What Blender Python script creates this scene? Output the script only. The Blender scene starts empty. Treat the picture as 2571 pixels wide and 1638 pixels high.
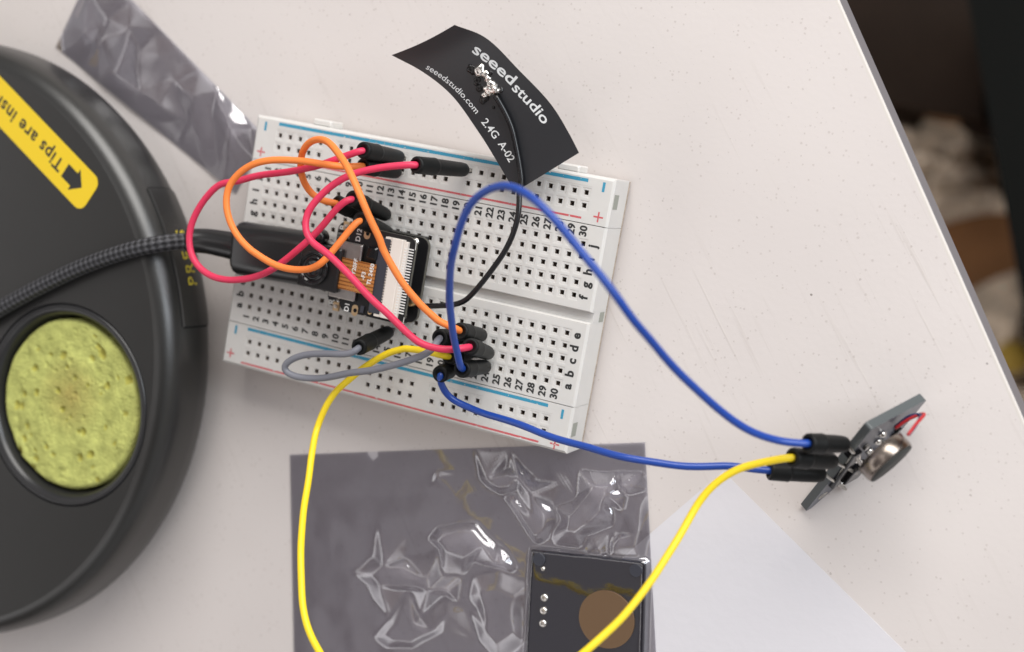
import bpy, bmesh, math, random
from mathutils import Vector, Matrix, noise
random.seed(7)
S = 0.001            # everything is written in millimetres, origin on the table under the breadboard
SC = bpy.context.scene
COL = SC.collection
V = Vector
# ------------------------------------------------------------------ camera
W, H, F = 2571.0, 1638.0, 3401.2
RW = Matrix(((0.89908519, 0.17055783, -0.40318214), (0.20944348, -0.97632641, 0.05403864), (-0.38442066, -0.13302921, -0.91352284)))
CP = V((128.9167, 31.001, 255.939))
cam_d = bpy.data.cameras.new("camera"); cam = bpy.data.objects.new("camera", cam_d); COL.objects.link(cam); SC.camera = cam
cam_d.sensor_width = 36.0; cam_d.sensor_fit = 'HORIZONTAL'; cam_d.lens = F / W * 36.0
cam_d.clip_start = 0.01; cam_d.clip_end = 20.0
cam.matrix_world = Matrix(((RW[0][0], -RW[1][0], -RW[2][0], CP.x * S), (RW[0][1], -RW[1][1], -RW[2][1], CP.y * S),
                           (RW[0][2], -RW[1][2], -RW[2][2], CP.z * S), (0, 0, 0, 1)))
cam_d.dof.use_dof = True; cam_d.dof.focus_distance = 0.262; cam_d.dof.aperture_fstop = 11.0
# ------------------------------------------------------------------ light: one big window, a dim warm room
SC.view_settings.view_transform = 'Standard'; SC.view_settings.look = 'None'
SC.view_settings.exposure = 0.15; SC.view_settings.gamma = 1.0
SC.cycles.use_denoising = True
SC.cycles.max_bounces = 8; SC.cycles.transparent_max_bounces = 12
wd = bpy.data.worlds.new("World"); SC.world = wd; wd.use_nodes = True
nt = wd.node_tree; nt.nodes.clear()
wo = nt.nodes.new('ShaderNodeOutputWorld'); bg = nt.nodes.new('ShaderNodeBackground'); tc = nt.nodes.new('ShaderNodeTexCoord')
nz = nt.nodes.new('ShaderNodeTexNoise'); nz.inputs['Scale'].default_value = 2.1; nz.inputs['Detail'].default_value = 1.0
cr = nt.nodes.new('ShaderNodeValToRGB'); e = cr.color_ramp.elements
e[0].position = 0.40; e[0].color = (0.15, 0.12, 0.105, 1); e[1].position = 0.60; e[1].color = (0.95, 0.93, 0.92, 1)
nt.links.new(tc.outputs['Generated'], nz.inputs['Vector']); nt.links.new(nz.outputs['Fac'], cr.inputs['Fac'])
# made-up bright ring round a dark patch, added so bag folds mirror white
vn = nt.nodes.new('ShaderNodeVectorMath'); vn.operation = 'NORMALIZE'; nt.links.new(tc.outputs['Generated'], vn.inputs[0])
dt = nt.nodes.new('ShaderNodeVectorMath'); dt.operation = 'DOT_PRODUCT'; dt.inputs[1].default_value = V((-.42, -.27, .87)).normalized(); nt.links.new(vn.outputs[0], dt.inputs[0])
cr2 = nt.nodes.new('ShaderNodeValToRGB'); nt.links.new(dt.outputs['Value'], cr2.inputs['Fac'])
ee = cr2.color_ramp.elements; ee[0].position = 0.72; ee[0].color = (0.75, 0.75, 0.77, 1); ee[1].position = 0.985; ee[1].color = (0.46, 0.44, 0.46, 1)
for p_, c_ in ((0.80, (2.6, 2.6, 2.65, 1)), (0.88, (3.6, 3.6, 3.65, 1)), (0.92, (1.0, .96, .95, 1)), (0.95, (0.50, 0.45, 0.44, 1))):
    q_ = ee.new(p_); q_.color = c_
mm = nt.nodes.new('ShaderNodeMix'); mm.data_type = 'RGBA'; mm.blend_type = 'MULTIPLY'; mm.inputs['Factor'].default_value = 1.0
nt.links.new(cr.outputs['Color'], mm.inputs['A']); nt.links.new(cr2.outputs['Color'], mm.inputs['B']); nt.links.new(mm.outputs['Result'], bg.inputs['Color']); nt.links.new(bg.outputs['Background'], wo.inputs['Surface'])
bg.inputs['Strength'].default_value = 0.62


def area(name, loc, target, sx, sy, power, color):
    l = bpy.data.lights.new(name, 'AREA'); l.shape = 'RECTANGLE'; l.size = sx * S; l.size_y = sy * S
    l.energy = power; l.color = color
    o = bpy.data.objects.new(name, l); COL.objects.link(o)
    o.location = V(loc) * S
    o.rotation_euler = (V(target) - V(loc)).to_track_quat('-Z', 'Y').to_euler()
    return o


area("window_light", (200, 880, 560), (10, 0, 0), 900, 520, 11.0, (1.0, 0.97, 0.93))
area("side_window_light", (760, 430, 430), (0, 0, 0), 520, 420, 5.0, (0.88, 0.94, 1.0))

# ------------------------------------------------------------------ helpers


def U(x, y, z):
    """point of the photograph (2571 px wide) carried to height z"""
    d = RW.transposed() @ V(((x - W / 2) / F, (y - H / 2) / F, 1.0))
    return CP + d * ((z - CP.z) / d.z)


def ray(x, y, depth):
    return CP + RW.transposed() @ (V(((x - W / 2) / F, (y - H / 2) / F, 1.0)) * depth)


def depth(q):
    return (RW @ (V(q) - CP)).z


K = 2571 / 2408
ZD = lambda x, y: (x * K, y * K)                       # whole picture
Z1 = lambda x, y: (560 + x / 3.835, 260 + y / 3.835)
Z2 = lambda x, y: (1060 + x / 3.835, 260 + y / 3.835)
Z3 = lambda x, y: (540 + x / 3.835, 520 + y / 3.835)
Z5 = lambda x, y: (1000 + x / 3.835, 740 + y / 3.835)
Z6 = lambda x, y: (560 + x / 4.261, 760 + y / 4.261)
ZM = lambda x, y: (1860 + x / 4.261, 960 + y / 4.261)
ZB = lambda x, y: (700 + x / 2.408, 1080 + y / 2.408)
ZA = lambda x, y: (960 + x / 3.487, 40 + y / 3.487)
ZG = lambda x, y: (100 + x / 3.335, y / 3.335)
ZS = lambda x, y: (x / 2.557, 100 + y / 2.557)
ZX = lambda x, y: (780 + x / 4.512, 500 + y / 4.512)


class MB:
    """collects faces in millimetres, several material slots"""
    def __init__(s): s.v = []; s.f = []; s.m = []; s.uv = {}; s.sm = []

    def add(s, vs, fs, mi=0, smooth=False):
        b = len(s.v); s.v += [V(q) for q in vs]
        for f in fs: s.f.append([b + i for i in f]); s.m.append(mi); s.sm.append(smooth)
        return b

    def box(s, c, d, mi=0, M=None, ch=0.0):
        hx, hy, hz = d[0] / 2, d[1] / 2, d[2] / 2
        if ch <= 0:
            vs = [V((a * hx, b * hy, k * hz)) for k in (-1, 1) for a, b in ((-1, -1), (1, -1), (1, 1), (-1, 1))]
            fs = [(3, 2, 1, 0), (4, 5, 6, 7), (0, 1, 5, 4), (1, 2, 6, 5), (2, 3, 7, 6), (3, 0, 4, 7)]
        else:
            vs = []; L = [(-hz, ch), (-hz + ch, 0), (hz - ch, 0), (hz, ch)]
            for z, i in L:
                x, y = hx - i, hy - i; c2 = ch * 0.6
                vs += [V(q) for q in ((-x + c2, -y, z), (x - c2, -y, z), (x, -y + c2, z), (x, y - c2, z), (x - c2, y, z), (-x + c2, y, z), (-x, y - c2, z), (-x, -y + c2, z))]
            fs = [tuple(range(7, -1, -1)), tuple(range(24, 32))]
            for r in range(3):
                for i in range(8): fs.append((r * 8 + i, r * 8 + (i + 1) % 8, r * 8 + 8 + (i + 1) % 8, r * 8 + 8 + i))
        if M: vs = [M @ q for q in vs]
        s.add([V(c) + q for q in vs], fs, mi)

    def prism(s, poly, z0, z1, mi=0, M=None, top_mi=None):
        n = len(poly)
        vs = [V((a, b, z0)) for a, b in poly] + [V((a, b, z1)) for a, b in poly]
        if M: vs = [M @ q for q in vs]
        b = s.add(vs, [tuple(range(n - 1, -1, -1))] + [(i, (i + 1) % n, n + (i + 1) % n, n + i) for i in range(n)], mi)
        s.f.append([b + n + i for i in range(n)]); s.m.append(mi if top_mi is None else top_mi); s.sm.append(False)

    def lathe(s, prof, c=(0, 0, 0), M=None, seg=48, mi=0, smooth=True, a0=0, a1=2 * math.pi, cap=True):
        full = abs(a1 - a0 - 2 * math.pi) < 1e-6; n = seg if full else seg + 1
        vs = []
        for r, z in prof:
            for i in range(n):
                a = a0 + (a1 - a0) * i / seg; q = V((r * math.cos(a), r * math.sin(a), z))
                if M: q = M @ q
                vs.append(V(c) + q)
        fs = []
        for j in range(len(prof) - 1):
            for i in range(seg):
                k = (i + 1) % n if full else i + 1
                fs.append((j * n + i, j * n + k, (j + 1) * n + k, (j + 1) * n + i))
        s.add(vs, fs, mi, smooth)
        if full:
            b = len(s.v) - len(vs)
            if cap and prof[0][0] > 1e-4: s.f.append([b + i for i in range(n - 1, -1, -1)]); s.m.append(mi); s.sm.append(False)
            if cap and prof[-1][0] > 1e-4: s.f.append([b + (len(prof) - 1) * n + i for i in range(n)]); s.m.append(mi); s.sm.append(False)

    def tube(s, pts, r, seg=14, mi=0, cap=True):
        """swept tube, r a number or a function of 0..1; writes UVs (length mm, angle)"""
        n = len(pts); T = []
        for i in range(n): T.append((pts[min(i + 1, n - 1)] - pts[max(i - 1, 0)]).normalized())
        N = T[0].orthogonal().normalized(); b0 = len(s.v); u = 0
        for i in range(n):
            if i:
                N = (N - T[i] * N.dot(T[i])).normalized(); u += (pts[i] - pts[i - 1]).length
            B = T[i].cross(N); rr = r(i / (n - 1)) if callable(r) else r
            for k in range(seg):
                a = 2 * math.pi * k / seg
                s.v.append(pts[i] + (N * math.cos(a) + B * math.sin(a)) * rr)
        tot = 0; us = [0]
        for i in range(1, n): tot += (pts[i] - pts[i - 1]).length; us.append(tot)
        for i in range(n - 1):
            for k in range(seg):
                k2 = (k + 1) % seg
                s.uv[len(s.f)] = [(us[i], k / seg), (us[i], (k + 1) / seg), (us[i + 1], (k + 1) / seg), (us[i + 1], k / seg)]
                s.f.append([b0 + i * seg + k, b0 + i * seg + k2, b0 + (i + 1) * seg + k2, b0 + (i + 1) * seg + k]); s.m.append(mi); s.sm.append(True)
        if cap:
            s.f.append([b0 + k for k in range(seg - 1, -1, -1)]); s.m.append(mi); s.sm.append(False)
            s.f.append([b0 + (n - 1) * seg + k for k in range(seg)]); s.m.append(mi); s.sm.append(False)

    def build(s, name, mats, parent=None, loc=None, label=None):
        if not isinstance(mats, (list, tuple)): mats = [mats]
        me = bpy.data.meshes.new(name)
        if parent is not None: base = WL[parent.name]
        else: base = V(loc) if loc is not None else V((0, 0, 0))
        me.from_pydata([((q - base) * S)[:] for q in s.v], [], s.f)
        for m in mats: me.materials.append(m)
        me.polygons.foreach_set('material_index', s.m); me.polygons.foreach_set('use_smooth', s.sm)
        if s.uv:
            ul = me.uv_layers.new(name='UVMap')
            for fi, uvs in s.uv.items():
                for li, q in zip(me.polygons[fi].loop_indices, uvs): ul.data[li].uv = q
        me.update()
        o = bpy.data.objects.new(name, me); COL.objects.link(o)
        if parent is not None: o.parent = parent; WL[o.name] = base
        else: o.location = base * S; WL[o.name] = base
        if label: o['label'] = label
        return o


WL = {}


def thing(name, label, cat, loc=(0, 0, 0), group=None):
    o = bpy.data.objects.new(name, None); COL.objects.link(o); o.location = V(loc) * S; WL[o.name] = V(loc)
    o.empty_display_size = 0.005
    o['label'] = label; o['category'] = cat
    if group: o['group'] = group
    return o


def catmull(P, step=1.0):
    P = [V(q) for q in P]; P = [P[0] * 2 - P[1]] + P + [P[-1] * 2 - P[-2]]; out = []
    for i in range(1, len(P) - 2):
        p0, p1, p2, p3 = P[i - 1:i + 3]
        n = max(2, int((p2 - p1).length / step))
        t0 = 0; t1 = max(1e-4, (p1 - p0).length ** .5); t2 = t1 + max(1e-4, (p2 - p1).length ** .5); t3 = t2 + max(1e-4, (p3 - p2).length ** .5)
        for k in range(n):
            t = t1 + (t2 - t1) * k / n
            A1 = p0 * ((t1 - t) / (t1 - t0)) + p1 * ((t - t0) / (t1 - t0)); A2 = p1 * ((t2 - t) / (t2 - t1)) + p2 * ((t - t1) / (t2 - t1)); A3 = p2 * ((t3 - t) / (t3 - t2)) + p3 * ((t - t2) / (t3 - t2))
            B1 = A1 * ((t2 - t) / (t2 - t0)) + A2 * ((t - t0) / (t2 - t0)); B2 = A2 * ((t3 - t) / (t3 - t1)) + A3 * ((t - t1) / (t3 - t1))
            out.append(B1 * ((t2 - t) / (t2 - t1)) + B2 * ((t - t1) / (t2 - t1)))
    out.append(P[-2]); return out


def smooth_pts(P, k):
    for _ in range(k):
        P = [P[0]] + [(P[i - 1] + P[i] * 2 + P[i + 1]) / 4 for i in range(1, len(P) - 1)] + [P[-1]]
    return P


def interp(x, tab):
    if x <= tab[0][0]: return tab[0][1]
    for (a, b), (c, d) in zip(tab, tab[1:]):
        if x <= c:
            t = (x - a) / (c - a); t = t * t * (3 - 2 * t) if False else t
            return b + (d - b) * t
    return tab[-1][1]


# ------------------------------------------------------------------ materials


def mat(name, col, rough=0.5, metal=0.0, spec=0.5, bump=0, bscale=800, nvar=0, nscale=100, sss=0, coat=0, bdist=0.05):
    m = bpy.data.materials.new(name); m.use_nodes = True; n = m.node_tree.nodes; L = m.node_tree.links
    p = n['Principled BSDF']; p.inputs['Base Color'].default_value = (*col, 1); p.inputs['Roughness'].default_value = rough
    p.inputs['Metallic'].default_value = metal; p.inputs['Specular IOR Level'].default_value = spec
    if coat: p.inputs['Coat Weight'].default_value = coat; p.inputs['Coat Roughness'].default_value = 0.1
    if sss:
        p.inputs['Subsurface Weight'].default_value = sss; p.inputs['Subsurface Radius'].default_value = (1.0, 0.9, 0.8); p.inputs['Subsurface Scale'].default_value = 0.0012
    if bump or nvar:
        t = n.new('ShaderNodeTexCoord')
    if bump:
        x = n.new('ShaderNodeTexNoise'); x.inputs['Scale'].default_value = bscale; x.inputs['Detail'].default_value = 4
        b = n.new('ShaderNodeBump'); b.inputs['Strength'].default_value = bump; b.inputs['Distance'].default_value = bdist * S
        L.new(t.outputs['Object'], x.inputs['Vector']); L.new(x.outputs['Fac'], b.inputs['Height']); L.new(b.outputs['Normal'], p.inputs['Normal'])
    if nvar:
        x = n.new('ShaderNodeTexNoise'); x.inputs['Scale'].default_value = nscale; x.inputs['Detail'].default_value = 5
        r = n.new('ShaderNodeMapRange'); r.inputs['To Min'].default_value = 1 - nvar; r.inputs['To Max'].default_value = 1 + nvar
        r.inputs['From Min'].default_value = 0.3; r.inputs['From Max'].default_value = 0.7
        h = n.new('ShaderNodeHueSaturation'); h.inputs['Color'].default_value = (*col, 1)
        L.new(t.outputs['Object'], x.inputs['Vector']); L.new(x.outputs['Fac'], r.inputs['Value']); L.new(r.outputs['Result'], h.inputs['Value']); L.new(h.outputs['Color'], p.inputs['Base Color'])
    return m


def node(n, t, **kw):
    x = n.new(t)
    for k, v in kw.items():
        if k in x.inputs: x.inputs[k].default_value = v
        else: setattr(x, k, v)
    return x


def table_material():
    m = mat('table_laminate', (0.60, 0.555, 0.515), 0.55, spec=0.35); n = m.node_tree.nodes; L = m.node_tree.links; p = n['Principled BSDF']
    t = n.new('ShaderNodeTexCoord')
    mp = n.new('ShaderNodeMapping'); mp.inputs['Rotation'].default_value = (0, 0, math.radians(-14)); L.new(t.outputs['Object'], mp.inputs['Vector'])
    # broad tone variation
    a = node(n, 'ShaderNodeTexNoise', Scale=14.0, Detail=3.0); L.new(t.outputs['Object'], a.inputs['Vector'])
    ar = n.new('ShaderNodeValToRGB'); ar.color_ramp.elements[0].color = (0.59, 0.545, 0.525, 1); ar.color_ramp.elements[1].color = (0.655, 0.608, 0.585, 1)
    ar.color_ramp.elements[0].position = 0.3; ar.color_ramp.elements[1].position = 0.7
    L.new(a.outputs['Fac'], ar.inputs['Fac'])

    def specks(scale, size, keep, dark):
        v = node(n, 'ShaderNodeTexVoronoi', Scale=scale, Randomness=1.0); L.new(t.outputs['Object'], v.inputs['Vector'])
        sep = n.new('ShaderNodeSeparateColor'); L.new(v.outputs['Color'], sep.inputs['Color'])
        k = n.new('ShaderNodeMath'); k.operation = 'LESS_THAN'; k.inputs[1].default_value = keep; L.new(sep.outputs[0], k.inputs[0])
        sz = n.new('ShaderNodeMath'); sz.operation = 'MULTIPLY'; sz.inputs[1].default_value = size; L.new(sep.outputs[1], sz.inputs[0])
        nn = node(n, 'ShaderNodeTexNoise', Scale=scale * 9); L.new(t.outputs['Object'], nn.inputs['Vector'])
        s2 = n.new('ShaderNodeMath'); s2.operation = 'MULTIPLY'; L.new(sz.outputs[0], s2.inputs[0]); L.new(nn.outputs['Fac'], s2.inputs[1])
        d = n.new('ShaderNodeMath'); d.operation = 'LESS_THAN'; L.new(v.outputs['Distance'], d.inputs[0]); L.new(s2.outputs[0], d.inputs[1])
        q = n.new('ShaderNodeMath'); q.operation = 'MULTIPLY'; L.new(k.outputs[0], q.inputs[0]); L.new(d.outputs[0], q.inputs[1])
        f = n.new('ShaderNodeMath'); f.operation = 'MULTIPLY'; f.inputs[1].default_value = dark; L.new(q.outputs[0], f.inputs[0])
        return f.outputs[0]
    s1 = specks(520, 0.26, 0.20, 0.34); s2 = specks(1100, 0.55, 0.45, 0.26); s3 = specks(150, 0.10, 0.07, 0.7)
    last = ar.outputs['Color']
    for s_, c_ in ((s1, (0.17, 0.12, 0.095, 1)), (s2, (0.25, 0.19, 0.16, 1)), (s3, (0.10, 0.075, 0.06, 1))):
        mx = n.new('ShaderNodeMix'); mx.data_type = 'RGBA'; mx.inputs['B'].default_value = c_
        L.new(s_, mx.inputs['Factor']); L.new(last, mx.inputs['A']); last = mx.outputs['Result']
    # brush streaks
    st = n.new('ShaderNodeMapping'); st.vector_type = 'TEXTURE'; st.inputs['Rotation'].default_value = (0, 0, math.radians(38)); st.inputs['Scale'].default_value = (1.0, 28.0, 1.0)
    L.new(t.outputs['Object'], st.inputs['Vector'])
    sn = node(n, 'ShaderNodeTexNoise', Scale=900.0, Detail=3.0); L.new(st.outputs['Vector'], sn.inputs['Vector'])
    sr = n.new('ShaderNodeMapRange'); sr.inputs['From Min'].default_value = 0.60; sr.inputs['From Max'].default_value = 0.75; L.new(sn.outputs['Fac'], sr.inputs['Value'])
    mk = node(n, 'ShaderNodeTexNoise', Scale=34.0, Detail=2.0); L.new(t.outputs['Object'], mk.inputs['Vector'])
    mr = n.new('ShaderNodeMapRange'); mr.inputs['From Min'].default_value = 0.46; mr.inputs['From Max'].default_value = 0.66; L.new(mk.outputs['Fac'], mr.inputs['Value'])
    sm = n.new('ShaderNodeMath'); sm.operation = 'MULTIPLY'; L.new(sr.outputs[0], sm.inputs[0]); L.new(mr.outputs[0], sm.inputs[1])
    sf = n.new('ShaderNodeMath'); sf.operation = 'MULTIPLY'; sf.inputs[1].default_value = 0.30; L.new(sm.outputs[0], sf.inputs[0])
    mx = n.new('ShaderNodeMix'); mx.data_type = 'RGBA'; mx.inputs['B'].default_value = (0.42, 0.37, 0.33, 1)
    L.new(sf.outputs[0], mx.inputs['Factor']); L.new(last, mx.inputs['A']); last = mx.outputs['Result']
    L.new(last, p.inputs['Base Color'])
    o1 = node(n, 'ShaderNodeTexNoise', Scale=900.0, Detail=3.0); L.new(t.outputs['Object'], o1.inputs['Vector'])
    ad = n.new('ShaderNodeMath'); ad.operation = 'MULTIPLY_ADD'; ad.inputs[1].default_value = 1.0; L.new(sm.outputs[0], ad.inputs[0]); L.new(o1.outputs['Fac'], ad.inputs[2])
    b = node(n, 'ShaderNodeBump', Strength=0.45, Distance=0.00006); L.new(ad.outputs[0], b.inputs['Height']); L.new(b.outputs['Normal'], p.inputs['Normal'])
    return m


def film_material(name, tint, gloss, rough, bumps=True):
    """grey see-through metallised film: part lets the light through, part mirrors the room"""
    m = bpy.data.materials.new(name); m.use_nodes = True; n = m.node_tree.nodes; L = m.node_tree.links; n.clear()
    out = n.new('ShaderNodeOutputMaterial'); tr = n.new('ShaderNodeBsdfTransparent'); tr.inputs['Color'].default_value = (*tint, 1)
    gl = n.new('ShaderNodeBsdfGlossy'); gl.inputs['Color'].default_value = (0.95, 0.95, 0.97, 1); gl.inputs['Roughness'].default_value = rough
    df = n.new('ShaderNodeBsdfDiffuse'); df.inputs['Color'].default_value = (0.13, 0.125, 0.14, 1)
    lw = n.new('ShaderNodeFresnel'); lw.inputs['IOR'].default_value = 1.7
    mr = n.new('ShaderNodeMapRange'); mr.inputs['From Min'].default_value = 0.05; mr.inputs['From Max'].default_value = 1.0
    mr.inputs['To Min'].default_value = gloss; mr.inputs['To Max'].default_value = 0.75 if gloss > 0 else 0.0
    a = n.new('ShaderNodeMixShader'); a.inputs[0].default_value = 0.035; b = n.new('ShaderNodeMixShader')
    L.new(lw.outputs[0], mr.inputs['Value']); L.new(tr.outputs[0], a.inputs[1]); L.new(df.outputs[0], a.inputs[2])
    L.new(mr.outputs[0], b.inputs[0]); L.new(a.outputs[0], b.inputs[1]); L.new(gl.outputs[0], b.inputs[2]); L.new(b.outputs[0], out.inputs['Surface'])
    if bumps:
        t = n.new('ShaderNodeTexCoord'); x = n.new('ShaderNodeTexNoise'); x.inputs['Scale'].default_value = 90; x.inputs['Detail'].default_value = 3
        bp = n.new('ShaderNodeBump'); bp.inputs['Strength'].default_value = 0.25; bp.inputs['Distance'].default_value = 0.0005
        L.new(t.outputs['Object'], x.inputs['Vector']); L.new(x.outputs['Fac'], bp.inputs['Height']); L.new(bp.outputs['Normal'], gl.inputs['Normal'])
    return m


def braid_material():
    m = mat('braided_nylon', (0.05, 0.05, 0.055), 0.55, spec=0.4); n = m.node_tree.nodes; L = m.node_tree.links; p = n['Principled BSDF']
    uv = n.new('ShaderNodeUVMap'); sp = n.new('ShaderNodeSeparateXYZ'); L.new(uv.outputs['UV'], sp.inputs[0])

    def lin(a, b):
        x = n.new('ShaderNodeMath'); x.operation = 'MULTIPLY'; x.inputs[1].default_value = a; L.new(sp.outputs['X'], x.inputs[0])
        y = n.new('ShaderNodeMath'); y.operation = 'MULTIPLY_ADD'; y.inputs[1].default_value = b; L.new(sp.outputs['Y'], y.inputs[0]); L.new(x.outputs[0], y.inputs[2])
        s_ = n.new('ShaderNodeMath'); s_.operation = 'SINE'; L.new(y.outputs[0], s_.inputs[0]); return s_.outputs[0]
    k = 2 * math.pi
    q = n.new('ShaderNodeMath'); q.operation = 'MULTIPLY'; L.new(lin(2.2, 4 * k), q.inputs[0]); L.new(lin(2.2, -4 * k), q.inputs[1])
    r = n.new('ShaderNodeValToRGB'); r.color_ramp.elements[0].color = (0.012, 0.012, 0.014, 1); r.color_ramp.elements[1].color = (0.075, 0.075, 0.082, 1)
    r.color_ramp.elements[0].position = 0.30; r.color_ramp.elements[1].position = 0.72
    h = n.new('ShaderNodeMath'); h.operation = 'MULTIPLY_ADD'; h.inputs[1].default_value = 0.5; h.inputs[2].default_value = 0.5; L.new(q.outputs[0], h.inputs[0])
    L.new(h.outputs[0], r.inputs['Fac']); L.new(r.outputs['Color'], p.inputs['Base Color'])
    b = node(n, 'ShaderNodeBump', Strength=1.0, Distance=0.0004); L.new(h.outputs[0], b.inputs['Height']); L.new(b.outputs['Normal'], p.inputs['Normal'])
    return m


M = {}
M['table'] = table_material()
M['edge_white'] = mat('edge_laminate', (0.60, 0.56, 0.52), 0.5)
M['edge_band'] = mat('edge_banding', (0.19, 0.20, 0.225), 0.45)
M['abs'] = mat('breadboard_plastic', (0.62, 0.605, 0.58), 0.42, sss=0.25, nvar=0.02, nscale=300, bump=0.12, bscale=900)
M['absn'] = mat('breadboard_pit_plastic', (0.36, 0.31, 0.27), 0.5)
M['clip'] = mat('contact_metal', (0.34, 0.27, 0.22), 0.5, metal=0.4)
M['foam'] = mat('foam_tape', (0.42, 0.34, 0.27), 0.9, bump=0.8, bscale=1500, nvar=0.25, nscale=800, bdist=0.2)
M['slot'] = mat('slot_plastic', (0.30, 0.31, 0.27), 0.6)


def worn_ink(name, col, hold):
    m = mat(name, col, 0.6); n = m.node_tree.nodes; L = m.node_tree.links; p = n['Principled BSDF']
    t = n.new('ShaderNodeTexCoord'); x = node(n, 'ShaderNodeTexNoise', Scale=1900.0, Detail=3.0); L.new(t.outputs['Object'], x.inputs['Vector'])
    r = n.new('ShaderNodeMapRange'); r.inputs['From Min'].default_value = hold; r.inputs['From Max'].default_value = hold + 0.08; L.new(x.outputs['Fac'], r.inputs['Value'])
    L.new(r.outputs[0], p.inputs['Alpha']); return m


M['ink_blue'] = worn_ink('blue_ink', (0.035, 0.27, 0.42), 0.30)
M['ink_red'] = worn_ink('red_ink', (0.55, 0.10, 0.11), 0.33)
M['ink_black'] = mat('black_ink', (0.02, 0.02, 0.02), 0.6)
M['dupont'] = mat('black_connector_plastic', (0.006, 0.0065, 0.0065), 0.5, spec=0.25, bump=0.3, bscale=1200)
M['tin'] = mat('tinned_metal', (0.62, 0.60, 0.56), 0.3, metal=1.0)
M['gold'] = mat('gold_plate', (0.80, 0.58, 0.34), 0.35, metal=1.0)
M['solder'] = mat('solder', (0.86, 0.83, 0.78), 0.18, metal=1.0, bump=0.5, bscale=1200, bdist=0.15)
M['pcb_black'] = mat('black_solder_mask', (0.010, 0.010, 0.011), 0.35, bump=0.15, bscale=1500)
M['fibre'] = mat('board_core', (0.10, 0.095, 0.075), 0.6)
M['white_plastic'] = mat('ivory_plastic', (0.72, 0.66, 0.60), 0.5)
M['latch'] = mat('dark_latch', (0.035, 0.037, 0.05), 0.45)
M['silk'] = mat('white_silkscreen', (0.75, 0.75, 0.73), 0.6)
M['gloss_black'] = mat('glossy_black', (0.008, 0.008, 0.009), 0.12)
M['satin_black'] = mat('satin_black_plastic', (0.006, 0.006, 0.0065), 0.30, spec=0.7, bump=0.08, bscale=1500)
M['steel'] = mat('steel_shell', (0.60, 0.57, 0.54), 0.28, metal=1.0, nvar=0.08, nscale=600)
M['station'] = mat('dark_grey_plastic', (0.012, 0.012, 0.011), 0.34, spec=0.8, bump=0.25, bscale=1400, nvar=0.05)
M['station_dk'] = mat('dark_grey_ring', (0.020, 0.020, 0.021), 0.28, spec=0.5)
M['yellow_label'] = mat('yellow_sticker', (0.80, 0.56, 0.015), 0.40)
M['yellow_print'] = mat('yellow_print', (0.50, 0.40, 0.03), 0.6)
M['wire_red'] = mat('red_insulation', (0.68, 0.036, 0.10), 0.45, spec=0.4, sss=0.1)
M['wire_orange'] = mat('orange_insulation', (0.88, 0.23, 0.045), 0.5, spec=0.4)
M['wire_yellow'] = mat('yellow_insulation', (0.90, 0.66, 0.02), 0.42, spec=0.4)
M['wire_blue'] = mat('blue_insulation', (0.014, 0.060, 0.33), 0.30, spec=0.5)
M['wire_grey'] = mat('grey_insulation', (0.19, 0.195, 0.225), 0.5)
M['wire_black'] = mat('black_insulation', (0.007, 0.007, 0.008), 0.25)
M['braid'] = braid_material()
M['film'] = film_material('antistatic_film', (0.885, 0.875, 0.90), 0.13, 0.045)
M['film_back'] = film_material('antistatic_film_back', (0.88, 0.89, 0.93), 0.0, 0.15, False)
M['paper'] = mat('white_paper', (0.67, 0.655, 0.685), 0.85, spec=0.2, bump=0.5, bscale=450, bdist=0.12)
M['pcb_blue'] = mat('dark_blue_mask', (0.010, 0.011, 0.028), 0.3)
M['brown_pad'] = mat('brown_disc', (0.14, 0.082, 0.042), 0.4)
M['copper'] = mat('dark_copper', (0.27, 0.23, 0.20), 0.27, metal=1.0, nvar=0.15, nscale=300)
M['mic_face'] = mat('microphone_felt', (0.035, 0.037, 0.035), 0.7)
M['board_edge'] = mat('grey_board_edge', (0.085, 0.096, 0.098), 0.42)
M['mic_mask'] = mat('blue_grey_mask', (0.11, 0.115, 0.14), 0.3, nvar=0.2, nscale=500)
M['antenna'] = mat('antenna_mask', (0.010, 0.011, 0.014), 0.42, spec=0.8, bump=0.10, bscale=1200)
M['white_ink'] = mat('white_ink', (0.78, 0.80, 0.80), 0.55)
M['flux'] = mat('burnt_flux', (0.006, 0.005, 0.005), 0.12, bump=0.8, bscale=1500, bdist=0.2)
M['sponge'] = mat('sponge_yellow', (0.46, 0.48, 0.15), 0.95, spec=0.1, bump=1.0, bscale=1700, nvar=0.20, nscale=420, bdist=0.4)
M['sponge_pore'] = mat('sponge_pore', (0.40, 0.38, 0.09), 1.0, spec=0.05)
M['lavender'] = mat('lavender_film', (0.30, 0.27, 0.37), 0.4)

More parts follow.
